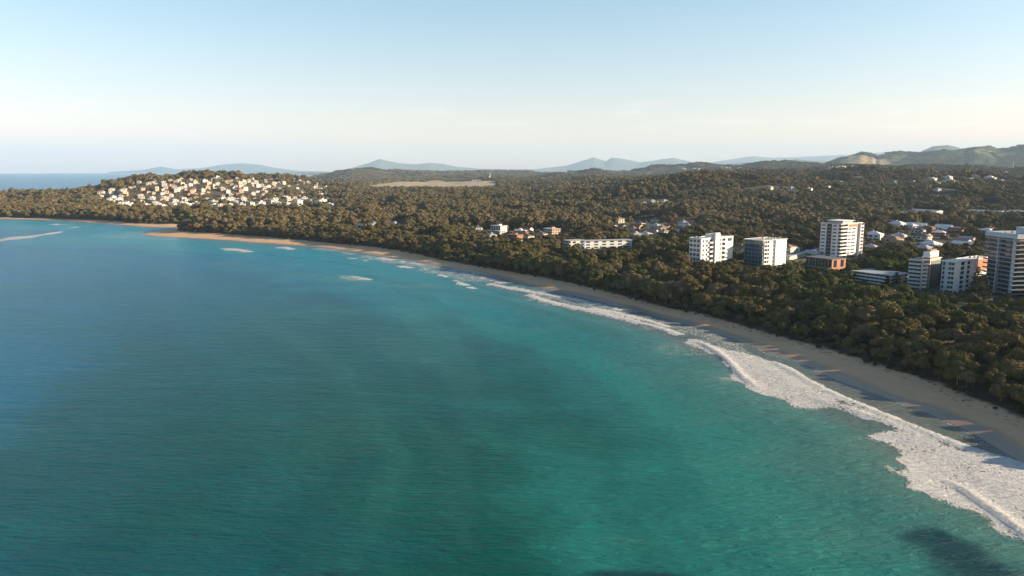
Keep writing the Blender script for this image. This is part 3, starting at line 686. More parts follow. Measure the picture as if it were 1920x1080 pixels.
def block_scallop():
    b = Block('apartment_block', 'mid-rise cream block with a column of rounded white balconies beside the pale blue block', 1706, 1731, 1764, 490, 452, 5, 140, foot=550)
    b.body('cream'); b.roof('gravel', 'white', .5, .35); n = 8; fh = b.h / n; W, L = b.w, b.l
    b.part('side_wall', 'slate', ('S', .05, W - .8, -6, b.h - .1, .0, .012))  # slate skin over the cream wall paints the shade on the sea front
    for k in range(n):
        z = k * fh
        for j in range(3): b.windows('S', W * (.05 + .30 * j), W * (.05 + .30 * j + .24), z + .6, z + fh - .5)
        b.balcony('S', 0, W * .9, z + .2, 1.3, 'pale', .95, 'white', False)
        pts = [(b.hw + 1.9 * math.sin(t) * 1.0, -b.hl + L * .12 - 2.3 * math.cos(t)) for t in np.linspace(0, math.pi, 9)]
        mb = MB().prism(pts, z + .0, z + 1.15); mb.obj('round_balcony', M['white'], b.o)
        b.windows('L', L * .04, L * .22, z + 1.2, z + fh - .3)
        b.part('fin', 'orange', ('L', L * .30, L * .34, z + .1, z + fh - .2, .0, .6))
        if k < 7:
            for j in range(2): b.windows('L', L * (.55 + .2 * j), L * (.55 + .2 * j + .14), z + .7, z + fh - .6)
        for a in (.1, .4, .7): b.windows('N', W * a, W * a + 2, z + .9, z + fh - .6); b.windows('W', L * a, L * a + 2.2, z + .9, z + fh - .6)
    b.part('shaded_wall', 'slate', ('L', L * .46, L * .98, -6, b.h - .8, .0, .25))  # dark shade of the set-back wall, painted as a slate panel
    b.rbox('penthouse', 'orange', -b.hw * .2, b.hw * .9, -b.hl * .1, b.hl * .85, b.h + .26, b.h + 1.5)
    u = b.rbox('plant_room', 'white', 0, b.hw * .95, -b.hl * .3, b.hl * .75, b.h + 1.503, b.h + 5.0)
    MB().box(b.hw * .2, b.hw * .8, -b.hl * .1, b.hl * .6, b.h + 5.003, b.h + 6.2).obj('roof_tank', M['pink'], u)
def block_pale():
    b = Block('apartment_block', 'pale blue and white apartment block with an orange upper corner beside the tallest tower', 1767, 1791, 1857, 492, 440, 5, 146, foot=552)
    b.body('pale', b.h - .01); b.roof('white', 'white', .6, .3); n = 7; fh = b.h / n; W, L = b.w, b.l
    b.part('white_wall', 'white', ('L', 0, L * .56, -6, b.h - .3, .0, .2)); b.part('orange_wall', 'orange', ('L', L * .62, L * .98, b.h - fh * 2.6, b.h + .9, .0, .5))
    b.part('white_wall', 'white', ('L', L * .57, L * .97, -6, b.h - fh * 2.61, .0, .3))
    for k in range(n):
        z = k * fh
        b.windows('S', W * .08, W * .24, z + .5, z + fh - .4, 'window', 'blueglass'); b.windows('S', W * .55, W * .97, z + .3, z + fh - .4, 'window', 'glass')
        b.balcony('S', W * .5, W * 1.0, z + .2, 1.4, 'pale', .95, 'white', False)
        for a, w in ((.16, .09), (.34, .07)):
            g = b.part('window', 'glass', ('L', L * a, L * (a + w), z + .5, z + fh - .35, .21, .26))
        b.balcony('L', L * .62, L * .78, z + .2, 1.2, 'white', .9, fh=fh) if k < n - 2 else None
        b.balcony('L', L * .84, L * .97, z + .2, 1.2, 'white', .9, fh=fh) if k < n - 2 else None
        for a in (.1, .4, .7): b.windows('N', W * a, W * a + 2, z + .9, z + fh - .6); b.windows('W', L * a, L * a + 2.2, z + .9, z + fh - .6)
    ac_units(b, b.h + .26, 3, 6)
def low_block(name, label, pxl, pxc, pxr, pytop, d, zb, az, n, wall, side, roofm, over=.6, cat='building', nb=8, foot=None):
    b = Block(name, label, pxl, pxc, pxr, pytop, d, zb, az, cat, None, foot)
    b.body(wall, b.h - .01); b.roof(roofm, roofm, over, .0 if over else .4); fh = b.h / n; W, L = b.w, b.l
    if side != wall: b.part('side_wall', side, ('L', .05, L - .05, -6, b.h - .05, .0, .12))
    for k in range(n):
        z = k * fh
        for j in range(nb):
            b.windows('S', W * (j + .15) / nb, W * (j + .8) / nb, z + .7, z + fh - .5)
        b.balcony('S', W * .02, W * .98, z + .2, 1.3, 'white' if wall != 'brown' else 'brown', .9, 'white', False)
        m_ = max(2, int(L / 7))
        for j in range(m_): b.part('window', 'glass', ('L', L * (j + .25) / m_, L * (j + .7) / m_, z + .8, z + fh - .6, .13, .18))
        for a in (.15, .4, .7): b.windows('N', W * a, W * a + 2, z + .9, z + fh - .6); b.windows('W', L * a, L * a + 1.6, z + .9, z + fh - .6)
    return b
block_white(); block_glass(); block_tower(); block_right(); block_scallop(); block_pale()
low_block('holiday_flats', 'long low flats with a pale flat roof left of the rounded balcony block', 1598, 1668, 1706, 517, 470, 6, 150, 3, 'slate', 'cream', 'metal', .9, foot=534)
low_block('brick_hall', 'brown brick hall with a grey roof and one sunlit orange wall', 1512, 1560, 1586, 487, 505, 6, 150, 2, 'brown', 'orange', 'slate', .5, nb=4, foot=505)
low_block('resort_building', 'long low cream building between the glass fronted block and the tall white tower', 1474, 1482, 1540, 481, 600, 6, 130, 3, 'white', 'cream', 'metal', .5, nb=2, foot=492)
low_block('motel', 'long white three storey motel with pale roof and gallery in the trees', 1090, 1096, 1185, 452, 690, 6, 165, 3, 'white', 'white', 'metal', .7, nb=2, foot=469)
low_block('motel_wing', 'low white motel wing at the left end of the long motel', 1057, 1070, 1098, 452, 705, 6, 150, 2, 'white', 'cream', 'metal', .7, nb=3, foot=464)
low_block('motel_wing', 'grey roofed rear motel wing behind the long white motel', 1110, 1122, 1172, 446, 770, 6, 165, 2, 'white', 'grey', 'slate', .7, nb=2)

# ------------------------------------------------------------------ houses
def window_on(mb_face, parent, x0, x1, y, z0, z1, mat='glass', side='F'):
    mb = MB()
    if side == 'F': mb.box(x0, x1, -y - .05, -y - .01, z0, z1)
    else: mb.box(y + .01, y + .05, x0, x1, z0, z1)
    w = mb.obj('window', M[mat], parent)
    return w
def make_house(kind, wall, roof, seed):
    rr = random.Random(seed); o = bpy.data.objects.new('house', None); col.objects.link(o)
    if kind == 'hip':
        w, l, h = 7.5, 5.5, 5.6
        MB().box(-w, w, -l, l, -4, h).obj('wall', M[wall], o)
        e = .7; a, b = w + e, l + e; t = b * .42; mb = MB(); z = h + .003
        mb.add([(-a, -b, z), (a, -b, z), (a, b, z), (-a, b, z), (-a + b, 0, z + t), (a - b, 0, z + t)], [(0, 1, 5, 4), (1, 2, 5), (2, 3, 4, 5), (3, 0, 4), (3, 2, 1, 0)])
        r = mb.obj('roof', M[roof], o); MB().box(-1, -.2, .6, 1.4, h + t * .5, h + t + .7).obj('chimney', M[wall], r)
        for x in (-6, -2, 2.6): window_on(None, o, x, x + 2.6, l, 3.5, 4.9)
        for x in (-6, 2.6): window_on(None, o, x, x + 2.2, l, .8, 2.2)
        MB().box(-1.2, .2, -l - .06, -l - .01, 0, 2.3).obj('door', M['dark'], o)
        for y in (-3.5, .8): window_on(None, o, y, y + 2, w, 3.4, 4.8, side='R')
        for y in (-3.5, .8): window_on(None, o, y, y + 2, w, .8, 2.2, side='R')
    elif kind == 'gable':
        w, l, h = 8, 4.6, 3.2
        mb = MB().box(-w, w, -l, l, -4, h); mb.add([(-w, -l, h), (-w, l, h), (-w, 0, h + 2.5), (w, -l, h), (w, l, h), (w, 0, h + 2.5)], [(1, 0, 2), (3, 4, 5), (0, 3, 5, 2), (4, 1, 2, 5)])
        mb.obj('wall', M[wall], o); e = .6; t = .18
        mb = MB(); z0 = h - e * .54 + .1
        mb.add([(-w - e, -l - e, z0), (w + e, -l - e, z0), (w + e, 0, h + 2.75), (-w - e, 0, h + 2.75), (w + e, l + e, z0), (-w - e, l + e, z0)], [(0, 1, 2, 3), (3, 2, 4, 5)])
        mb.add([(-w - e, -l - e, z0 - t), (w + e, -l - e, z0 - t), (w + e, 0, h + 2.57), (-w - e, 0, h + 2.57), (w + e, l + e, z0 - t), (-w - e, l + e, z0 - t)], [(3, 2, 1, 0), (5, 4, 2, 3)])
        r = mb.obj('roof', M[roof], o)
        for x in (-6.5, -2.4, 3.2): window_on(None, o, x, x + 2.4, l, .9, 2.3)
        MB().box(.6, 1.7, -l - .06, -l - .01, 0, 2.3).obj('door', M['dark'], o)
        for y in (-2.6, .8): window_on(None, o, y, y + 1.6, w, .9, 2.2, side='R')
    elif kind == 'flat':
        w, l, h = 8.5, 6, 8.4
        MB().box(-w, w, -l, l, -5, h).obj('wall', M[wall], o)
        r = MB().box(-w - .8, w + .8, -l - 1.2, l + .6, h + .003, h + .4).obj('roof', M[roof], o)
        MB().box(-2, 2, -1, 3, h + .403, h + 1.8).obj('stair_room', M[wall], r)
        for k in range(3):
            z = k * 2.8
            for x in (-7.8, -3.6, .6, 4.8): window_on(None, o, x, x + 3, l, z + .3, z + 2.3)
            bl = MB().box(-w, w, -l - 1.4, -l - .06, z + 2.65, z + 2.8).obj('balcony', M['white'], o)
            for y in (-4.6, -.8, 2.8): window_on(None, o, y, y + 1.8, w, z + .8, z + 2.2, side='R')
    elif kind == 'terrace':
        w, l, h = 14, 6, 8.6
        MB().box(-w, w, -l, l, -5, h).obj('wall', M[wall], o)
        MB().box(-w - .6, w + .6, -l - 1.2, l + .6, h + .003, h + .4).box(-w * .6, -w * .2, -3, 3, h + .4, h + 2.2).box(w * .3, w * .6, -3, 3, h + .4, h + 2.2).obj('roof', M[roof], o)
        for k in range(3):
            z = k * 2.8
            for i in range(6): window_on(None, o, -w + .8 + i * 4.6, -w + 3.9 + i * 4.6, l, z + .4, z + 2.3)
            MB().box(-w, w, -l - 1.4, -l - .06, z + 2.65, z + 2.8).obj('balcony', M['white'], o)
            for y in (-4.6, 0): window_on(None, o, y, y + 1.8, w, z + .8, z + 2.2, side='R')
    elif kind == 'shed':
        w, l, h = 26, 9, 5.2
        MB().box(-w, w, -l, l, -4, h).obj('wall', M[wall], o)
        mb = MB(); e = .5; z = h + .003
        mb.add([(-w - e, -l - e, z), (w + e, -l - e, z), (w + e, 0, z + 2), (-w - e, 0, z + 2), (w + e, l + e, z), (-w - e, l + e, z)], [(0, 1, 2, 3), (3, 2, 4, 5), (0, 3, 5), (1, 4, 2), (5, 4, 1, 0)])
        mb.obj('roof', M[roof], o)
        for x in (-20, -6, 8): MB().box(x, x + 6, -l - .06, -l - .01, 0, 4).obj('roller_door', M['slate'], o)
    return o
PROTO = {}
COLN = {'white': 'white', 'cream': 'cream', 'tan': 'sandstone', 'orange': 'orange', 'grey': 'grey', 'brick': 'red brick', 'pale': 'pale blue'}
ROOFN = {'terracotta': 'terracotta', 'slate': 'dark', 'metal': 'pale', 'pink': 'salmon', 'gravel': 'gravel', 'white': 'white'}
KINDN = {'hip': 'house with %s hipped roof', 'gable': 'house with %s gable', 'flat': 'flats with %s roof', 'terrace': 'terrace with %s roof', 'shed': 'shed with %s roof'}
NAMEN = {'hip': 'house', 'gable': 'house', 'flat': 'block_of_flats', 'terrace': 'terrace_block', 'shed': 'shed'}
CATN = {'hip': 'house', 'gable': 'house', 'flat': 'building', 'terrace': 'building', 'shed': 'shed'}
placed = []
SEEN_LABEL = {}
def place_house(kind, wall, roof, x, y, z, where, group, rz=None, scale=1.0):
    key = (kind, wall, roof)
    if key not in PROTO: p = PROTO[key] = make_house(kind, wall, roof, len(PROTO)); o = p
    else:
        o = copy_tree(PROTO[key])
    o.name = NAMEN[kind]
    if rz is None: rz = math.atan2(math.cos(R(145)), math.sin(R(145))) + random.uniform(-.35, .35)
    o.location = (x, y, z); o.rotation_euler = (0, 0, rz); o.scale = (scale,) * 3
    tag(o, f"{COLN[wall]} {KINDN[kind] % ROOFN[roof]} {where}"[:200], CATN[kind], group)
    rad = {'hip': 8.5, 'gable': 8, 'flat': 10.5, 'terrace': 15, 'shed': 28}[kind] * scale
    placed.append((x, y, rad)); KEEP_OUT.append((x, y, rad))
    return o
def free(x, y, r): return all((x - a) ** 2 + (y - b) ** 2 > (r + c) ** 2 * .72 for a, b, c in placed)
ALIGN = [('flat', 'terrace'), ('hip', 'gable')]
def cluster(n, x0, x1, y0, y1, kinds, walls, roofs, where, group, dmin=350, seed=0, scale=(.85, 1.15), edge=None):
    rr = random.Random(seed + 100); c = 0; tries = 0
    while c < n and tries < n * 25:
        tries += 1
        px = rr.uniform(x0, x1); t = rr.random(); py = y0 + (y1 - y0) * t
        if edge: py = max(py, edge(px) + .5)
        h = hit(px, py, dmin)
        if not h: continue
        x, y, z = h
        if float(sample(SD, x, y)[0]) < 45 or float(sample(VD, x, y)[0]) < 25: continue
        k = rr.choice(kinds); sc = rr.uniform(*scale); rad = {'hip': 8.5, 'gable': 8, 'flat': 10, 'terrace': 14, 'shed': 26}[k] * sc
        if not free(x, y, rad): continue
        third = (px - x0) / (x1 - x0); wh = where[min(int(third * len(where)), len(where) - 1)]
        place_house(k, rr.choice(walls), rr.choice(roofs), x, y, z, wh, group, None, sc); c += 1
# the town on the headland: crest, upper, middle and lower streets
G = 'houses and flats of the headland town'
cluster(60, 228, 600, 335, 347, ['flat', 'flat', 'hip'], ['white', 'cream', 'cream', 'tan'], ['gravel', 'slate', 'metal'],
        ['on the left crest of the headland', 'on the middle crest of the headland', 'on the right crest of the headland'], G, 1300, 1, (.65, .95))
cluster(75, 205, 620, 347, 362, ['flat', 'hip', 'gable', 'terrace'], ['cream', 'tan', 'tan', 'white'], ['terracotta', 'metal', 'pink', 'slate'],
        ['high on the left headland slope', 'high on the middle headland slope', 'high on the right headland slope'], G, 1300, 2, (.65, 1.0))
cluster(75, 165, 630, 361, 378, ['flat', 'hip', 'terrace', 'hip'], ['tan', 'cream', 'white', 'tan'], ['metal', 'terracotta', 'gravel', 'pink'],
        ['midway down the left headland slope', 'midway down the middle headland slope', 'midway down the right headland slope'], G, 1300, 3, (.65, 1.0))
cluster(75, 190, 640, 376, 393, ['terrace', 'flat', 'flat', 'gable'], ['white', 'white', 'cream'], ['metal', 'metal', 'slate'],
        ['low on the headland, left end', 'low on the headland above the creek', 'low on the headland beside the woods'], G, 1200, 4, (.75, 1.1))
# the leafy suburb between headland and towers
cluster(12, 560, 700, 352, 372, ['hip', 'gable'], ['white', 'cream'], ['metal', 'slate'], ['among trees right of the headland town'], 'houses right of the headland', 1200, 5)
cluster(9, 690, 870, 350, 375, ['hip', 'gable'], ['white', 'cream'], ['metal', 'slate'], ['in the woods below the dry airfield'], 'houses below the airfield', 1200, 6)
cluster(14, 930, 1155, 346, 353, ['shed', 'hip', 'hip'], ['white', 'cream'], ['metal', 'white'], ['in the distant plain right of the airfield'], 'distant buildings by the airfield', 1800, 7, (1.0, 1.3))
cluster(5, 640, 930, 412, 432, ['hip', 'gable'], ['white', 'cream'], ['metal', 'slate'], ['hidden among trees above the curving beach'], 'houses above the beach', 800, 8)
cluster(14, 890, 1060, 432, 455, ['hip', 'gable', 'flat'], ['cream', 'white', 'tan'], ['terracotta', 'slate', 'metal'], ['around the orange house left of the motel', 'directly left of the long motel'], 'houses left of the motel', 600, 9, (.65, .95))
cluster(26, 1150, 1300, 415, 452, ['gable', 'hip', 'hip'], ['cream', 'white', 'tan'], ['pink', 'slate', 'metal', 'terracotta'], ['behind the long motel', 'left of the eight storey block'], 'houses behind the motel', 600, 10, (.65, 1.0))
cluster(5, 1175, 1260, 378, 386, ['shed', 'hip'], ['white', 'cream'], ['metal'], ['in the wooded hills above the motel'], 'houses in the wooded hills', 1200, 11, (.6, .8))
cluster(9, 1380, 1530, 455, 486, ['gable', 'hip'], ['cream', 'white'], ['pink', 'metal', 'terracotta'], ['behind the glass fronted block'], 'houses behind the glass fronted block', 560, 12)
cluster(30, 1625, 1860, 424, 480, ['gable', 'hip', 'hip', 'gable'], ['cream', 'white', 'tan', 'brick'], ['slate', 'metal', 'pink', 'white', 'terracotta'],
        ['in the suburb right of the tall white tower', 'in the suburb behind the rounded balcony block', 'in the suburb left of the tallest tower'], 'suburban houses behind the towers', 560, 13)
cluster(5, 1700, 1850, 400, 406, ['shed'], ['white', 'grey'], ['metal'], ['in the row above the suburb'], 'long sheds above the suburb', 700, 14, (.8, 1.0))
cluster(3, 1880, 1925, 401, 407, ['shed'], ['cream'], ['metal'], ['at the right edge above the tallest tower'], 'sheds at the right edge', 700, 15, (.8, 1.0))
cluster(20, 1740, 1925, 326, 345, ['flat', 'hip'], ['white', 'cream'], ['metal', 'white'], ['on the far slope left of the mast', 'on the far slope around the mast'], 'distant houses on the far slope', 1800, 16, (.9, 1.2))
cluster(12, 1555, 1640, 317, 324, ['flat', 'terrace'], ['white', 'cream'], ['metal'], ['far away under the cleared hill'], 'distant houses under the cleared hill', 2500, 17, (1.2, 1.6))
cluster(9, 1265, 1390, 314, 320, ['flat', 'terrace'], ['white'], ['metal'], ['on the far low ridge'], 'distant houses on the low ridge', 2500, 18, (1.2, 1.7))
cluster(12, 1440, 1760, 343, 360, ['hip', 'flat'], ['white', 'cream'], ['metal'], ['lost in the broad woods behind the towers'], 'houses in the broad woods', 1000, 19, (.7, .9))
x, y, z = hit(966, 452, 600); place_house('flat', 'orange', 'terracotta', x, y, z, 'standing alone left of the motel', 'houses left of the motel', None, .8)

# airport tower, radio mast
x, y = D(918, 4000); z = gz(x, y)
t = root('control_tower', 'slim white control tower beside the dry grass airfield', 'control tower', x, y, z)
MB().tube((0, 0, -3), (0, 0, 24), 4.2, 3.2, 12).obj('shaft', M['white'], t)
MB().tube((0, 0, 24), (0, 0, 26), 5.5, 8, 8).tube((0, 0, 30.5), (0, 0, 32), 8.2, 7.4, 8).obj('deck', M['white'], t)
MB().tube((0, 0, 26), (0, 0, 30.5), 6.5, 7.6, 8).obj('window', M['glass'], t)
for k, (px, s_, lb) in enumerate(((898, 1.5, 'left of'), (945, 1.9, 'right of'))):
    x, y = D(px, 4050); place_house('shed', 'white', 'metal', x, y, gz(x, y), lb + ' the slim white control tower', 'airport halls', .1, s_)
x, y = D(1897, 5200); z = Z_at(319, 5200)
t = root('radio_mast', 'thin pale lattice mast on the far wooded slope at right', 'mast', x, y, z)
mb = MB()
for a in range(3):
    c, s_ = math.cos(a * 2.094) * 3, math.sin(a * 2.094) * 3; mb.tube((c, s_, -25), (c * .25, s_ * .25, 52), .5, .3, 5)
    for q in range(8):
        f, g = 1 - q * .09, 1 - (q + 1) * .09; c2, s2 = math.cos((a + 1) * 2.094) * 3, math.sin((a + 1) * 2.094) * 3
        mb.tube((c * f, s_ * f, q * 6), (c2 * g, s2 * g, q * 6 + 6), .22, .22, 4)
mb.obj('lattice', M['metal'], t); MB().tube((0, 0, 38), (0, 0, 41), 2.2, 2.2, 8).tube((0, 0, 52), (0, 0, 60), .25, .1, 5).obj('antenna', M['white'], t)

# ------------------------------------------------------------------ vegetation
def tex3(v, s, k): return mnoise.noise(Vector(v) * s + Vector((k * 13.1, k * 7.7, k * 3.3)))
def crown_mb(seed, R0, H0, nl, nleaf, ls, base, dome=1.0):
    """crown of leaf clumps: lobes spread over a flattened dome, leaves on their skins, a rough core inside"""
    rr = np.random.default_rng(seed); lob = []
    for i in range(nl):
        a = rr.uniform(0, 6.283) if i else 0; q = math.sqrt(rr.uniform(0.0, 1)) * .78 if i else 0
        rad = R0 * (rr.uniform(.26, .48) if nl > 8 else rr.uniform(.42, .62)); zz = base + (H0 - base) * (rr.uniform(.30, .62) + .30 * (1 - q * q) * dome) - rad * .2
        lob.append((R0 * q * math.cos(a), R0 * q * math.sin(a), zz, rad))
    mb = MB()
    ico = bmesh.new(); bmesh.ops.create_icosphere(ico, subdivisions=2, radius=1); iv = [v.co.copy() for v in ico.verts]; fi = [tuple(v.index for v in f.verts) for f in ico.faces]; ico.free()
    for k, (x, y, z, r) in enumerate(lob):
        mb.add([(x + v.x * r * .80 * (1 + .5 * tex3(v, 2.2, k + seed)), y + v.y * r * .80 * (1 + .5 * tex3(v, 2.2, k + seed)), z + v.z * r * .62 * (1 + .5 * tex3(v, 2.2, k + seed))) for v in iv], fi)
    L = np.array(lob); pk = L[:, 3] ** 2; pk = pk / pk.sum(); c = 0; guard = 0
    while c < nleaf and guard < nleaf * 4:
        guard += 1; k = rr.choice(nl, p=pk); n_ = rr.normal(size=3); n_ /= np.linalg.norm(n_)
        if n_[2] < -.55: continue
        p = L[k, :3] + n_ * np.array([1, 1, .8]) * L[k, 3] * rr.uniform(.78, 1.08)
        if (((p - L[:, :3]) ** 2).sum(1) < (L[:, 3] * .7) ** 2).any(): continue
        nn = Vector(n_ + rr.normal(size=3) * .25).normalized(); u = nn.orthogonal().normalized(); u.rotate(Matrix.Rotation(rr.uniform(0, 6.28), 3, nn)); w = nn.cross(u)
        s = ls * rr.uniform(.6, 1.4); pv = Vector(p); b_ = nn * s * .28
        mb.add([pv - u * s * .5 - b_, pv - w * s * .38, pv + u * s * .5 - b_, pv + w * s * .38], [(0, 1, 2, 3)]); c += 1
    return mb, lob
def trunk_mb(lob, H0, base, r0, seed):
    rr = random.Random(seed); mb = MB(); top = Vector((rr.uniform(-.4, .4), rr.uniform(-.4, .4), base + .12 * H0))
    mid = Vector((top.x * .4 + rr.uniform(-.25, .25), top.y * .4, top.z * .5))
    mb.tube((0, 0, -1.2), mid, r0, r0 * .8, 7).tube(mid, top, r0 * .8, r0 * .62, 7)
    for x, y, z, r in lob[:7]: mb.tube(top, (x * .9, y * .9, z), r0 * .45, r0 * .14, 5)
    return mb
def shade_flat_join(a, b):   # crown and trunk in one mesh, two material slots
    m = MB(); m.add(a.v, a.f, 0); m.add(b.v, b.f, 1); return m
TREES = []      # (crown mesh, trunk mesh, R, H)
for i in range(7):
    R0 = [5.6, 6.6, 5.0, 5.6, 4.6, 7.2, 5.2][i]; H0 = [9, 10, 8.5, 11.5, 10.5, 9.5, 12.5][i]; base = [2.6, 3, 2.2, 4, 3.4, 2.4, 4.4][i]
    cmb, lob = crown_mb(40 + i, R0, H0, 13 + i % 3 * 3, 1900, .72, base)
    tmb = trunk_mb(lob, H0, base, .26, i)
    TREES.append((cmb.mesh('tree_crown', M['leaf']), tmb.mesh('tree_trunk', M['palebark' if i % 2 else 'trunk']), R0, H0, cmb, tmb))

def sources(name, mbs):
    c = bpy.data.collections.new(name)
    for i, mb in enumerate(mbs):
        me = mb.mesh(f'{name}_{i:02d}', [M['leaf'], M['trunk']]); c.objects.link(bpy.data.objects.new(f'{name}_{i:02d}', me))
    return c
near_src = sources('near_tree', [shade_flat_join(T[4], T[5]) for T in TREES])
mid_l = []
for i in range(6):
    a, lob = crown_mb(70 + i, 6.2, 10.5 + i % 3 * 1.5, 6 + i % 3, 420, 1.25, 2.5); mid_l.append(shade_flat_join(a, trunk_mb(lob[:3], 10, 3, .28, i)))
mid_src = sources('mid_tree', mid_l)
far_l = []
for i in range(6):
    a, lob = crown_mb(90 + i, 17, 12, 26, 620, 3.0, 2, .5); far_l.append(shade_flat_join(a, MB().tube((0, 0, -3), (0, 0, 6), .6, .5, 4)))
far_src = sources('far_tree', far_l)

def blocked(x, y, pad):
    bad = np.zeros(x.shape, bool)
    for a, b, r in KEEP_OUT:
        if r > 0: bad |= (x - a) ** 2 + (y - b) ** 2 < (r * .85 + pad) ** 2
    for a, b, rz, hw, hl in FOOT:
        dx, dy = x - a, y - b; u = dx * math.cos(rz) + dy * math.sin(rz); v = -dx * math.sin(rz) + dy * math.cos(rz)
        bad |= (np.abs(u) < hw + pad) & (np.abs(v) < hl + pad)
    return bad
# sight corridors: lower growth in front of houses so that their roofs show, as they do in the photograph
def house_front(x, y, z, s, H0):
    """upper bound of the tree size so that what stands behind keeps its view of the sea"""
    out = s.copy()
    for a, b, r in placed:
        if b > 3000: continue
        zv = gz(a, b) + (3.4 if b > 1000 else 2.4); L = math.hypot(a, b); ux, uy = a / L, b / L; t = (a - x) * ux + (b - y) * uy; w = np.abs((x - a) * uy - (y - b) * ux)
        k = (t > 0) & (t < 150) & (w < r * 1.0)
        if not k.any(): continue
        top = CAM_H + (zv - CAM_H) * (L - t[k]) / L - z[k]
        out[k] = np.minimum(out[k], np.maximum(top, .4) / H0 * (.9 + .45 * _hash(x[k].astype(int), y[k].astype(int), 5)))
    px, _, _ = project(x, y, z)
    for x0, x1, foot, d in SIGHT + [(700, 925, 351, 3300)]:
        k = (px > x0 - 8) & (px < x1 + 8) & (y < d) & (y > 180)
        top = Z_at(foot, y[k]) - z[k]
        out[k] = np.minimum(out[k], np.maximum(top, 2.6) / H0 * (.8 + .4 * _hash(x[k].astype(int), y[k].astype(int), 6)))
    return out
def scatter(d0, d1, sp, lim=.86):
    nx = int(2 * lim * d1 / sp); ny = int((d1 - d0) / sp)
    gx, gy = np.meshgrid((np.arange(nx) - nx / 2) * sp, d0 + np.arange(ny) * sp)
    x = (gx + rng.uniform(-.48, .48, gx.shape) * sp).ravel(); y = (gy + rng.uniform(-.48, .48, gy.shape) * sp).ravel()
    k = (np.abs(x) < lim * y + 60) & (y > d0) & (y < d1); x, y = x[k], y[k]
    vd = sample(VD, x, y); cl = sample(CL, x, y); k = (vd > 1.5) & (cl < .4 + rng.uniform(0, .3, x.shape) ); x, y, vd = x[k], y[k], vd[k]
    k = ~blocked(x, y, 1.8); return x[k], y[k], vd[k]
def town_density(x, y):
    """1 in woods, lower where the town stands"""
    s = np.zeros(x.shape)
    for a, b, r in placed: s += np.exp(-((x - a) ** 2 + (y - b) ** 2) / 28.0 ** 2)
    return np.clip(1 - .55 * np.minimum(s, 1.5), .18, 1)
zones = [(150, 900, 6.1, near_src, 7, 1.0), (900, 1900, 8.8, mid_src, 6, 1.0), (1900, 3300, 10.5, mid_src, 6, 1.3), (3300, 8200, 27, far_src, 6, 1.0)]
points = []
for zi, (d0, d1, sp, src, nk, sc) in enumerate(zones):
    x, y, vd = scatter(d0, d1, sp)
    if zi < 3:
        k = (rng.uniform(size=x.shape) < town_density(x, y)) & ((fbm(x, y, 38, 3, 66) > .36) | (vd < 30)); x, y, vd = x[k], y[k], vd[k]
    z = sample(H, x, y)
    if zi == 3: z = np.maximum(z, NEARHILL.z(x, y)); hx, hy = D(1618, 6900); k = ~((y > 6000) & ((fbm(x, y, 420, 3, 77) > .50) | (np.hypot(x - hx, y - hy) < 330))); x, y, vd, z = x[k], y[k], vd[k], z[k]
    g = fbm(x, y, 45 if zi == 0 else 75, 3, 88); s = sc * ((.25 + 1.15 * g if zi == 0 else .02 + 1.6 * g) + rng.uniform(-.22, .30, x.shape)) * np.interp(vd, [0, 8, 30, 90], [.6, .85, 1.0, 1.0] if zi < 2 else [.7, .8, 1, 1])
    if zi < 3: s = house_front(x, y, z, s * np.where(town_density(x, y) < .6, .72, 1.0), 11.5); k = s > .12; x, y, vd, z, s = x[k], y[k], vd[k], z[k], s[k]
    kind = rng.integers(0, nk, x.shape); rot = rng.uniform(0, 6.283, x.shape)
    points.append([x, y, z, s, kind, rot, vd])

# the three hundred trees that show largest stand as objects of their own
x, y, z, s, kind, rot, vd = points[0]
px, py, dep = project(x, y, z + 6); inside = (px > -10) & (px < 1935) & (py < 1085) & (py > 300)
size = s / dep * (1 + .35 * (vd < 25)) * inside
order = np.argsort(-size)[:300]
LM = [(1060, 'left of the long motel'), (1190, 'below the long motel'), (1290, 'left of the eight storey block'), (1385, 'below the eight storey block'),
      (1490, 'below the dark glass fronted block'), (1600, 'below the tall white tower'), (1700, 'below the long low flats'), (1765, 'below the rounded balcony block'),
      (1850, 'below the pale blue block'), (1885, 'below the tallest tower'), (3000, 'by the right edge of the picture')]
def tree_label(i):
    where = next(t for lim, t in LM if px[i] < lim)
    row = 'by the sand' if vd[i] < 14 else ('behind the front rank' if vd[i] < 34 else ('deep in the wood' if vd[i] < 75 else 'on the inland side'))
    sz = 'small' if s[i] < .6 else ('tall' if s[i] > 1.02 else 'medium')
    form = ['round', 'broad', 'compact', 'upright', 'slender', 'spreading', 'lofty'][kind[i]]
    return f"{sz} {form} tree {row}, {where}"
first = {}
for i in order:
    k = int(kind[i]); t = root('tree', tree_label(i), 'tree', float(x[i]), float(y[i]), float(z[i]), float(rot[i]), 'broadleaf trees of the wood behind the beach')
    t.scale = (float(s[i]),) * 3
    link('trunk', TREES[k][1], t); link('crown', TREES[k][0], t)
m_ = np.ones(x.shape, bool); m_[order] = False
points[0] = [a[m_] for a in points[0]]

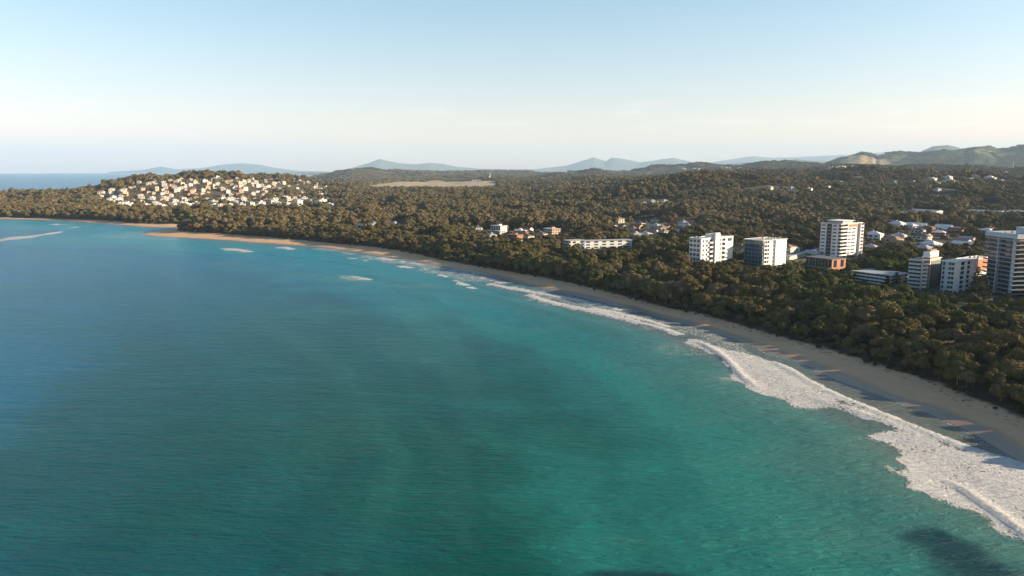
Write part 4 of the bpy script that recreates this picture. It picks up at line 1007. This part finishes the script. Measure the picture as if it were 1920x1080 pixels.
def scatter_object(name, label, cat, x, y, z, s, kind, rot, src):
    me = bpy.data.meshes.new(name); me.vertices.add(len(x)); me.vertices.foreach_set('co', np.stack([x, y, z], 1).astype(np.float32).ravel())
    for nm, ty, v in (('size', 'FLOAT', s), ('kind_index', 'INT', kind), ('turn', 'FLOAT', rot)):
        at = me.attributes.new(nm, ty, 'POINT'); at.data.foreach_set('value', v.astype(np.int32 if ty == 'INT' else np.float32))
    o = link(name, me); o['kind'] = 'stuff'; o['label'] = label; o['category'] = cat
    ng = bpy.data.node_groups.new(name, 'GeometryNodeTree'); ng.interface.new_socket('Geometry', in_out='INPUT', socket_type='NodeSocketGeometry'); ng.interface.new_socket('Geometry', in_out='OUTPUT', socket_type='NodeSocketGeometry')
    N, L = ng.nodes, ng.links; gi = N.new('NodeGroupInput'); go = N.new('NodeGroupOutput'); mp_ = N.new('GeometryNodeMeshToPoints'); ip = N.new('GeometryNodeInstanceOnPoints')
    ci = N.new('GeometryNodeCollectionInfo'); ci.inputs[0].default_value = src; ci.inputs[1].default_value = True; ci.inputs[2].default_value = True
    def na(nm, ty):
        a = N.new('GeometryNodeInputNamedAttribute'); a.data_type = ty; a.inputs[0].default_value = nm; return a.outputs[0]
    cx = N.new('ShaderNodeCombineXYZ'); L.new(na('turn', 'FLOAT'), cx.inputs[2])
    sz = N.new('ShaderNodeCombineXYZ'); q = na('size', 'FLOAT')
    for i in range(3): L.new(q, sz.inputs[i])
    L.new(gi.outputs[0], mp_.inputs[0]); L.new(mp_.outputs[0], ip.inputs['Points']); L.new(ci.outputs[0], ip.inputs['Instance']); ip.inputs['Pick Instance'].default_value = True
    L.new(na('kind_index', 'INT'), ip.inputs['Instance Index']); L.new(cx.outputs[0], ip.inputs['Rotation']); L.new(sz.outputs[0], ip.inputs['Scale']); L.new(ip.outputs[0], go.inputs[0])
    md = o.modifiers.new('scatter', 'NODES'); md.node_group = ng
    return o
LBL = ['dense wood of brown-green trees around the towers behind the beach', 'woods of the suburb and lower headland in the middle distance', 'wooded rising ground beyond the suburb and on the headland crest', 'far forest reaching to the foot of the hazy hills']
for (x, y, z, s, kind, rot, vd), zn, lb in zip(points, zones, LBL):
    scatter_object('forest', lb, 'forest', x, y, z - .3, s, kind, rot, zn[3])
# low scrub along the foot of the dune
scr = []
for i in range(4):
    a, _ = crown_mb(120 + i, 1.5, 1.5, 5, 130, .4, .0); scr.append(a)
csrc = bpy.data.collections.new('scrub')
for i, a in enumerate(scr): csrc.objects.link(bpy.data.objects.new(f'scrub_{i}', a.mesh(f'scrub_{i}', M['scrub'])))
n_ = 60000; x = rng.uniform(-700, 400, n_); y = rng.uniform(110, 1250, n_); vd = sample(VD, x, y); sdv = sample(SD, x, y)
k = (np.abs(x) < .9 * y + 60) & (vd > -3) & (vd < 26) & (sdv > 12) & (rng.uniform(size=n_) < np.interp(vd, [-9, -3, 1], [.05, .35, 1])) & (fbm(x, y, 14, 3, 99) > np.interp(vd, [-9, 0], [.58, .3]))
x, y = x[k], y[k]; scatter_object('dune_scrub', 'low tufts of scrub creeping onto the sand at the edge of the wood', 'scrub', x, y, sample(H, x, y) - .1, rng.uniform(.35, 1.1, x.shape) * np.interp(sample(VD, x, y), [-3, 2, 10, 26], [1, 1.5, 2.4, 3.0]), rng.integers(0, 4, x.shape), rng.uniform(0, 6.28, x.shape), csrc)

# Norfolk pines among the towers
def pine(px, d, top_py, label, seed):
    x, y = D(px, d, 8); z = gz(x, y); H0 = Z_at(top_py, d) - z; rr = random.Random(seed)
    t = root('pine_tree', label, 'pine tree', x, y, z, rr.uniform(0, 6), 'pine trees among the towers')
    MB().tube((0, 0, -1), (0, 0, H0 * .55), .42, .25, 8).tube((0, 0, H0 * .55), (0, 0, H0), .25, .05, 8).obj('trunk', M['trunk'], t)
    mb = MB(); tiers = int(H0 / 1.15)
    for k in range(tiers):
        f = k / tiers; zz = H0 * (.14 + .84 * f); rad = H0 * .25 * (1 - f) ** .8 + .35; nb = 7
        for j in range(nb):
            a = j * 6.283 / nb + k * .7 + rr.uniform(-.2, .2); r_ = rad * rr.uniform(.7, 1.1); dx, dy = math.cos(a), math.sin(a)
            mb.tube((0, 0, zz), (dx * r_, dy * r_, zz + r_ * .12), .06, .02, 3)
            for q in range(int(6 + r_ * 7)):
                g = rr.uniform(.2, 1.0); c = Vector((dx * r_ * g, dy * r_ * g, zz + r_ * .12 * g)) + Vector((rr.gauss(0, .22), rr.gauss(0, .22), rr.gauss(.05, .13)))
                s_ = rr.uniform(.3, .6); n3 = Vector((rr.gauss(0, .6), rr.gauss(0, .6), 1)).normalized(); u = n3.orthogonal().normalized(); w = n3.cross(u)
                mb.add([c - u * s_, c - w * s_ * .6, c + u * s_, c + w * s_ * .6], [(0, 1, 2, 3)])
    mb.obj('crown', M['pineleaf'], t)
pine(1829, 405, 497, 'tallest dark tiered pine, in front of the pale blue block', 1)
pine(1843, 412, 512, 'shorter dark tiered pine between the pale blue block and the tallest tower', 2)
pine(1679, 440, 508, 'broad dark tiered pine at the right end of the long low flats', 3)
pine(1662, 445, 514, 'smaller dark tiered pine before the middle of the long low flats', 4)

# ------------------------------------------------------------------ two people walking on the wet sand
def person(px, py, ang, label, top, legs, stride):
    x, y = P(px, py, .45); z = gz(x, y); t = None
    J = {'hip': (0, 0, .93), 'waist': (0, 0, 1.08), 'chest': (0, .01, 1.32), 'neck': (0, .015, 1.48), 'head': (0, .03, 1.60), 'crown': (0, .03, 1.72)}
    V = list(J.values()); E = [(0, 1), (1, 2), (2, 3), (3, 4), (4, 5)]; RD = [.135, .125, .15, .055, .088, .07]
    def chain(s, pts, rds):
        k = s
        for p_, r_ in zip(pts, rds): V.append(p_); RD.append(r_); E.append((k, len(V) - 1)); k = len(V) - 1
    for sgn in (-1, 1):
        f = stride * sgn
        chain(0, [(.09 * sgn, .0, .86), (.10 * sgn, f * .5 + .03, .49), (.10 * sgn, f - .02, .09), (.10 * sgn, f + .14, .04)], [.095, .062, .042, .035])
        chain(2, [(.18 * sgn, 0, 1.40), (.23 * sgn, -f * .35, 1.14), (.24 * sgn, -f * .7 + .06, .92), (.24 * sgn, -f * .75 + .09, .83)], [.055, .043, .033, .030])
    me = bpy.data.meshes.new('person'); me.from_pydata(V, E, []); me.update()
    o = link('person', me); o.location = (x, y, z + .02); o.rotation_euler = (0, 0, ang)
    sk = o.modifiers.new('skin', 'SKIN'); sk.use_smooth_shade = True
    for i, r_ in enumerate(RD): me.skin_vertices[0].data[i].radius = (r_, r_); 
    me.skin_vertices[0].data[0].use_root = True
    ss = o.modifiers.new('sub', 'SUBSURF'); ss.levels = ss.render_levels = 2
    m, n, l, b = node_mat('person_clothes'); tcn = n.new('ShaderNodeTexCoord'); sx_ = n.new('ShaderNodeSeparateXYZ'); l.new(tcn.outputs['Object'], sx_.inputs[0])
    a = mixc(n, l, maprange(n, l, sx_.outputs[2], .96, .98), legs, top); a = mixc(n, l, maprange(n, l, sx_.outputs[2], 1.46, 1.48), a, (.38, .24, .17)); a = mixc(n, l, maprange(n, l, sx_.outputs[2], .10, .12), (.38, .24, .17), a)
    l.new(a, b.inputs['Base Color']); b.inputs['Roughness'].default_value = .9; me.materials.append(m)
    tag(o, label, 'person')
    hm = MB(); bm_ = bmesh.new(); bmesh.ops.create_uvsphere(bm_, u_segments=12, v_segments=8, radius=.105)
    hm.add([(v.co.x, v.co.y * 1.05 + .01, v.co.z + 1.665) for v in bm_.verts if True], [tuple(v.index for v in f.verts) for f in bm_.faces if f.calc_center_median().z > -.02 or f.calc_center_median().y < 0])
    bm_.free(); hm.obj('hair', M['charcoal'], o)
person(1808, 822, .3, 'person in dark clothes on the wet sand, left of the pair', (.03, .035, .05), (.02, .022, .03), .20)
person(1823, 825, .2, 'person in grey top on the wet sand, right of the pair', (.10, .10, .11), (.03, .03, .035), -.16)

# ------------------------------------------------------------------ haze
hz = MB().box(-62000, 62000, -420, 47500, -330, 1400).mesh('haze', [])
hm_ = bpy.data.materials.new('haze'); hm_.use_nodes = True; n = hm_.node_tree.nodes; n.clear()
out = n.new('ShaderNodeOutputMaterial'); pv = n.new('ShaderNodeVolumePrincipled'); pv.inputs['Density'].default_value = HAZE_DENSITY; pv.inputs['Color'].default_value = (*HAZE_COLOR, 1); pv.inputs['Anisotropy'].default_value = .0
hm_.node_tree.links.new(pv.outputs[0], out.inputs['Volume']); hz.materials.append(hm_)
ho = link('haze', hz); ho['kind'] = 'stuff'; ho['label'] = 'thin blue sea haze over the whole bay and the far ranges'; ho['category'] = 'haze'
